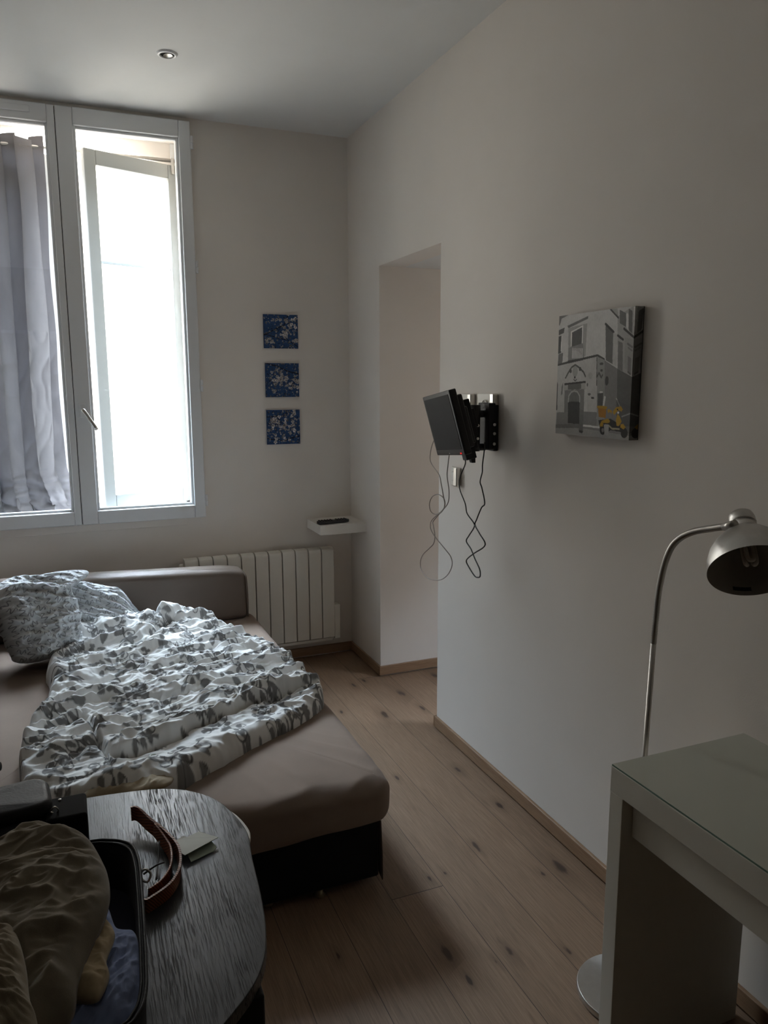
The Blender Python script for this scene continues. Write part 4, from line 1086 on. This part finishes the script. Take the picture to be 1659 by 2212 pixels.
for a in (0, 2.094, 4.189):
    c, s_ = math.cos(a), math.sin(a); t_ = Vector((-s_, c, 0)) * .0065; o_ = Vector((c, s_, 0)) * .010
    pts = [LM @ (o_ + t_ + Vector((0, 0, .082))), LM @ (o_ + t_ + Vector((0, 0, .032))), LM @ (o_ + Vector((0, 0, .022))), LM @ (o_ - t_ + Vector((0, 0, .032))), LM @ (o_ - t_ + Vector((0, 0, .082)))]
    tube(bm, catmull(pts, 6), .0048, 10)
obj('bulb', bm, M['bulb'], fl, smooth=True)
bm = bmesh.new()     # rating sticker inside the shade
dn = (LM.to_3x3().inverted() @ Vector((0, 0, -1))); a0 = math.atan2(dn.y, dn.x)
vs = []
for i in range(9):
    a = a0 - .22 + .44 * i / 8; vs.append([LM @ Vector((.0872 * math.cos(a), .0872 * math.sin(a), .010)), LM @ Vector((.0860 * math.cos(a), .0860 * math.sin(a), .019))])
vv = [[bm.verts.new(p) for p in r] for r in vs]
for a, b in zip(vv, vv[1:]): bm.faces.new((a[0], b[0], b[1], a[1]))
obj('sticker', bm, M['gap'], sd)

# ================================================================== TABLE
TZ = .74
tb = thing('table', 'black stained wooden table with rounded corners in the near left', 'table', (-.25, 1.25, 0))
edge_pts = [(.29, 1.46), (.281, 1.36), (.268, 1.22), (.250, 1.12), (.222, 1.055), (.175, 1.002), (.115, .955), (.03, .92), (-.10, .895), (-.35, .885), (-.60, .90), (-.74, .98), (-.80, 1.12), (-.81, 1.30), (-.80, 1.50), (-.73, 1.64), (-.58, 1.71), (-.35, 1.728), (-.10, 1.722), (.05, 1.712), (.15, 1.692), (.215, 1.650), (.262, 1.580)]
ol = [tuple(p)[:2] for p in catmull([(x, y, 0) for x, y in edge_pts], 6, True)]
bm = bmesh.new(); prism(bm, ol, TZ - .024, TZ); obj('table_top', bm, M['table'], tb, bevel=.002)
cc = Vector((-.26, 1.31)); ap = [tuple(cc + (Vector(p) - cc) * .80) for p in ol]
bm = bmesh.new(); prism(bm, ap, TZ - .085, TZ - .026); obj('apron', bm, M['blackmatte'], tb)
for x, y in ((.194, 1.075), (.215, 1.56), (-.72, 1.05), (-.70, 1.56)):
    obj('leg', B((x - .034, x + .034, y - .034, y + .034, 0, TZ - .025)), M['blackmatte'], tb, bevel=.006)
# pale strip showing under the far right rim
i0 = [(.262, 1.605), (.284, 1.578), (.298, 1.533), (.304, 1.482), (.292, 1.440)]
i1 = [(x - .03, y - .02) for x, y in i0][::-1]
bm = bmesh.new(); prism(bm, [tuple(p)[:2] for p in catmull([(x, y, 0) for x, y in i0], 5)] + i1, TZ - .034, TZ - .0245); obj('under_rim', bm, M['trimwhite'], tb, bevel=.002)

# ================================================================== SUITCASE AND CLOTHES
sc_ = thing('suitcase', 'open black soft suitcase full of clothes on the black table', 'suitcase', (-.25, 1.13, TZ))
rimp = [(-.30, 1.372), (-.10, 1.372), (-.004, 1.366), (.023, 1.358), (.047, 1.342), (.062, 1.318), (.067, 1.270), (.065, 1.20), (.060, 1.10), (.055, 1.02), (.050, .97), (.038, .935), (.010, .915), (-.10, .905), (-.30, .90), (-.48, .905), (-.52, .94), (-.53, 1.13), (-.52, 1.33), (-.48, 1.37)]
rim = [Vector(p) for p in catmull([(x, y, 0) for x, y in rimp], 5, True)]
cc = Vector((-.23, 1.13, 0))
bm = bmesh.new()
def ring(k, z): return [bm.verts.new((cc.x + (p.x - cc.x) * k, cc.y + (p.y - cc.y) * k, z)) for p in rim]
R_ = [ring(.96, TZ + .002), ring(.985, TZ + .006), ring(.99, TZ + .05), ring(1.0, TZ + .097), ring(.984, TZ + .100), ring(.972, TZ + .096), ring(.962, TZ + .05), ring(.955, TZ + .012)]
for a, b in zip(R_, R_[1:]):
    for i in range(len(rim)): j = (i + 1) % len(rim); bm.faces.new((a[i], a[j], b[j], b[i]))
bm.faces.new(R_[0][::-1]); obj('shell', bm, M['case'], sc_, smooth=True)
bm = bmesh.new(); a = ring(.955, TZ + .014); bm.faces.new(a); obj('lining', bm, M['caselining'], sc_)
for k, z, r in ((.999, TZ + .101, .0028), (.976, TZ + .100, .0022)):
    bm = bmesh.new(); pp = [Vector((cc.x + (p.x - cc.x) * k, cc.y + (p.y - cc.y) * k, z)) for p in rim]; tube(bm, pp + [pp[0]], r, 8); obj('zip_tape', bm, M['leather'], sc_, smooth=True)
# dark inner divider leaning under the jacket
bl = patch('folded_shirt', [(-.02, 1.235, .80), (.010, 1.225, .80), (.022, 1.15, .81), (.046, 1.115, .825), (.050, 1.05, .825), (.045, .965, .815), (.025, .945, .81), (-.02, .932, .80), (-.10, .925, .79), (-.20, .92, .78), (-.22, 1.05, .78), (-.12, 1.12, .79)], (-.03, 1.04), .80, .838, M['blue'], None, 91, .009, 70, 300, 13, dirn=.9)
tag(bl, 'rumpled blue shirt lying in the suitcase along its right rim', 'shirt')
bg = patch('beige_garment', [(-.015, 1.166, .845), (.004, 1.160, .845), (.006, 1.13, .85), (.018, 1.085, .85), (.004, 1.035, .85), (.006, 1.01, .845), (-.003, .985, .842), (-.015, .972, .842), (-.045, .985, .842), (-.10, 1.02, .842), (-.10, 1.10, .845)], (-.035, 1.065), .848, .872, M['beige'], None, 95, .006, 40, 220, 16, dirn=.4)
tag(bg, 'crumpled tan garment between the olive jacket and the blue shirt', 'garment')
jk = patch('jacket', [(-.20, 1.32, .84), (-.145, 1.345, .86), (-.112, 1.362, .868), (-.06, 1.352, .87), (-.012, 1.305, .87), (.012, 1.22, .872), (.016, 1.145, .875), (.004, 1.08, .875), (-.016, 1.035, .87), (-.032, .985, .868), (-.040, .934, .862), (-.062, .912, .86), (-.10, .885, .86), (-.20, .86, .85), (-.33, .90, .84), (-.38, 1.08, .84), (-.34, 1.25, .84)], (-.15, 1.12), .87, .935, M['olive'], None, 101, .021, 120, 420, 6, dirn=.55)
tag(jk, 'crumpled olive green jacket heaped on top of the suitcase', 'jacket')
j2 = patch('trousers', [(-.14, 1.07, .93), (-.118, 1.045, .94), (-.102, 1.01, .94), (-.090, .955, .935), (-.084, .905, .925), (-.076, .876, .91), (-.085, .84, .89), (-.15, .81, .87), (-.26, .84, .87), (-.28, .97, .90), (-.20, 1.06, .92)], (-.16, .95), .925, .960, M['khaki'], None, 111, .011, 70, 260, 12, dirn=-.4)
tag(j2, 'khaki garment heaped over the olive jacket at the lower left', 'garment')

# ================================================================== BLACK LEATHER BAG
bgx = thing('shoulder_bag', 'black leather camera bag behind the suitcase on the table', 'bag', (-.25, 1.47, TZ))
def rbox(name, x0, x1, y0, y1, z0, z1, r, m, parent, rot=0, wob=.004, seed=3, rz=None):
    def dsp(G):
        c, s = math.cos(rot), math.sin(rot); X = G[..., 0] - (x0 + x1) / 2; Y = G[..., 1] - (y0 + y1) / 2; H = G.copy()
        H[..., 0] = (x0 + x1) / 2 + X * c - Y * s; H[..., 1] = (y0 + y1) / 2 + X * s + Y * c; H[..., 2] += wob * fbm(X * 12, Y * 12, 2, seed) * (G[..., 2] > z0 + .02)
        return H
    return soft_slab(name, x0, x1, y0, y1, z0, z1, r, m, parent, wob, 60, seed, .006, rz or min(r, (z1 - z0) * .45), dsp)
rbox('bag_body', -.46, -.070, 1.405, 1.545, TZ + .002, .856, .035, M['leather'], bgx, .10, .004, 5)
rbox('bag_flap', -.47, -.072, 1.435, 1.560, .850, .880, .03, M['leather'], bgx, .10, .004, 9, .014)
obj('side_pocket', B((-.082, -.010, 1.437, 1.520, TZ + .002, .858)), fabric('black_nylon_pocket', (.006, .006, .007), .9, 600, .3, .1, .05), bgx, bevel=.006)
bm = bmesh.new(); tube(bm, catmull([(-.30, 1.52, .875), (-.27, 1.53, .915), (-.215, 1.53, .930), (-.170, 1.525, .938), (-.156, 1.522, .940)], 6), .008, 12); obj('carry_handle', bm, M['leather'], bgx, smooth=True)
bm = bmesh.new(); tube(bm, catmull([(-.075, 1.46, .862), (-.066, 1.456, .872), (-.060, 1.46, .862), (-.066, 1.464, .855), (-.075, 1.46, .862)], 6), .0018, 8); obj('strap_ring', bm, M['chrome'], bgx, smooth=True)
bm = bmesh.new(); lathe(bm, [(0, 0), (.0028, 0), (.0028, .003), (0, .004)], Matrix.Translation((-.058, 1.505, .857)), 12); obj('stud', bm, M['chrome'], bgx)

# ================================================================== BELT, CARDS
be = thing('belt', 'coiled brown leather belt standing on edge beside the suitcase', 'belt', (.12, 1.4, TZ))
bm = bmesh.new(); p1 = catmull([(.072, 1.545, TZ + .022), (.084, 1.542, TZ + .020), (.104, 1.508, TZ + .010), (.128, 1.465, TZ + .003), (.145, 1.405, TZ + .001), (.140, 1.345, TZ + .001), (.118, 1.300, TZ + .001), (.080, 1.272, TZ + .001), (.072, 1.272, TZ + .001)], 8); ribbon(bm, p1, .029, .0045, .10)
obj('outer_coil', bm, M['belt'], be, smooth=False, bevel=.001)
bm = bmesh.new(); p1 = catmull([(.110, 1.488, TZ + .012), (.121, 1.455, TZ + .006), (.131, 1.41, TZ + .001), (.124, 1.355, TZ + .001), (.104, 1.318, TZ + .001), (.080, 1.300, TZ + .001)], 8); ribbon(bm, p1, .027, .004, .12)
obj('inner_coil', bm, M['belt'], be, bevel=.001)
bm = bmesh.new(); tube(bm, catmull([(.078, 1.352, .762), (.100, 1.36, .768), (.117, 1.362, .770)], 5), .0018, 8); tube(bm, catmull([(.116, 1.44, .766), (.108, 1.39, .758), (.098, 1.33, .760)], 5), .0018, 8); obj('leather_cord', bm, M['cable_k'], be, smooth=True)
bm = bmesh.new(); tube(bm, catmull([(.074, 1.355, .764), (.082, 1.350, .772), (.090, 1.345, .764), (.084, 1.338, .755), (.075, 1.343, .757)], 6, True), .0022, 8); obj('buckle_ring', bm, M['nickel'], be, smooth=True)

def sheet(name, pts, z, m, lab, cat, th=.0012):
    bm = bmesh.new(); a = [bm.verts.new((x, y, zz)) for x, y, zz in pts]; b = [bm.verts.new((x, y, zz + th)) for x, y, zz in pts]; n = len(pts)
    bm.faces.new(a[::-1]); bm.faces.new(b)
    for i in range(n): bm.faces.new((a[i], a[(i + 1) % n], b[(i + 1) % n], b[i]))
    return tag(obj(name, bm, m), lab, cat)
sheet('paper_card', [(.158, 1.393, .7535), (.146, 1.420, .751), (.150, 1.462, .746), (.166, 1.470, .7475), (.171, 1.462, .7475), (.197, 1.473, .7475), (.228, 1.428, .7535)], 0, M['card'], 'folded white card lying propped on a smaller slip beside the belt', 'card')
sheet('paper_slip', [(.168, 1.386, TZ + .001), (.162, 1.425, TZ + .0065), (.214, 1.436, TZ + .0065), (.222, 1.412, TZ + .003), (.214, 1.404, TZ + .001)], 0, M['card2'], 'pale green paper slip under the folded white card', 'paper slip')

# ================================================================== LIGHT, CAMERA
wd = bpy.data.worlds.new('daylight'); bpy.context.scene.world = wd; wd.use_nodes = True
nt = wd.node_tree; bgd = nt.nodes['Background']
tc = nt.nodes.new('ShaderNodeTexCoord'); sp = nt.nodes.new('ShaderNodeSeparateXYZ'); rp = nt.nodes.new('ShaderNodeValToRGB')
mr = nt.nodes.new('ShaderNodeMapRange'); mr.inputs['From Min'].default_value = -1; mr.inputs['From Max'].default_value = 1
nt.links.new(tc.outputs['Generated'], sp.inputs[0]); nt.links.new(sp.outputs[2], mr.inputs['Value']); nt.links.new(mr.outputs[0], rp.inputs[0]); nt.links.new(rp.outputs[0], bgd.inputs[0])
e = rp.color_ramp.elements
e[0].position = .0; e[0].color = (1.1, 1.0, .90, 1); e[1].position = .95; e[1].color = (13.6, 15.8, 19.4, 1)
for p_, c_ in ((.18, (.88, .79, .71, 1)), (.34, (.52, .47, .42, 1)), (.47, (.56, .505, .46, 1)), (.57, (.58, .525, .485, 1)), (.70, (.62, .58, .57, 1)), (.76, (1.1, 1.15, 1.27, 1)), (.81, (5.4, 6.2, 7.4, 1)), (.87, (11.0, 12.8, 15.6, 1))):
    x = e.new(p_); x.color = c_
bgd.inputs['Strength'].default_value = 14.2

ld = bpy.data.lights.new('window_portal', 'AREA'); ld.shape = 'RECTANGLE'; ld.size = WX1 - WX0; ld.size_y = WZ1 - WZ0; ld.cycles.is_portal = True
lo_ = bpy.data.objects.new('window_portal', ld); C.objects.link(lo_); lo_.location = ((WX0 + WX1) / 2, YB + WT + .02, (WZ0 + WZ1) / 2); lo_.rotation_euler = (-PI / 2, 0, 0)
l2 = bpy.data.lights.new('passage_portal', 'AREA'); l2.shape = 'RECTANGLE'; l2.size = .5; l2.size_y = .45; l2.cycles.is_portal = True
o2 = bpy.data.objects.new('passage_portal', l2); C.objects.link(o2); o2.location = (DX + .12, (PW[0] + PW[1]) / 2, (PW[2] + PW[3]) / 2); o2.rotation_euler = (0, PI / 2, 0)

cam = bpy.data.cameras.new('camera'); co = bpy.data.objects.new('camera', cam); C.objects.link(co)
Rm = Matrix(((.9241285, .0660883, -.3763228), (-.3820692, .1518374, -.9115747), (-.0031045, .9861936, .1655676)))
mw = Rm.to_4x4(); mw.translation = (0, 0, 1.65); co.matrix_world = mw
cam.sensor_fit = 'VERTICAL'; cam.sensor_height = 36; cam.sensor_width = 27; cam.lens = 36 * 1657 / 2212; cam.clip_start = .05
bpy.context.scene.camera = co
bpy.context.scene.cycles.diffuse_bounces = 12; bpy.context.scene.cycles.max_bounces = 16
vs_ = bpy.context.scene.view_settings
bpy.context.scene.display_settings.display_device = 'sRGB'
vs_.view_transform = 'Standard'; vs_.look = 'None'; vs_.gamma = 1; vs_.exposure = 0.0; vs_.use_curve_mapping = False
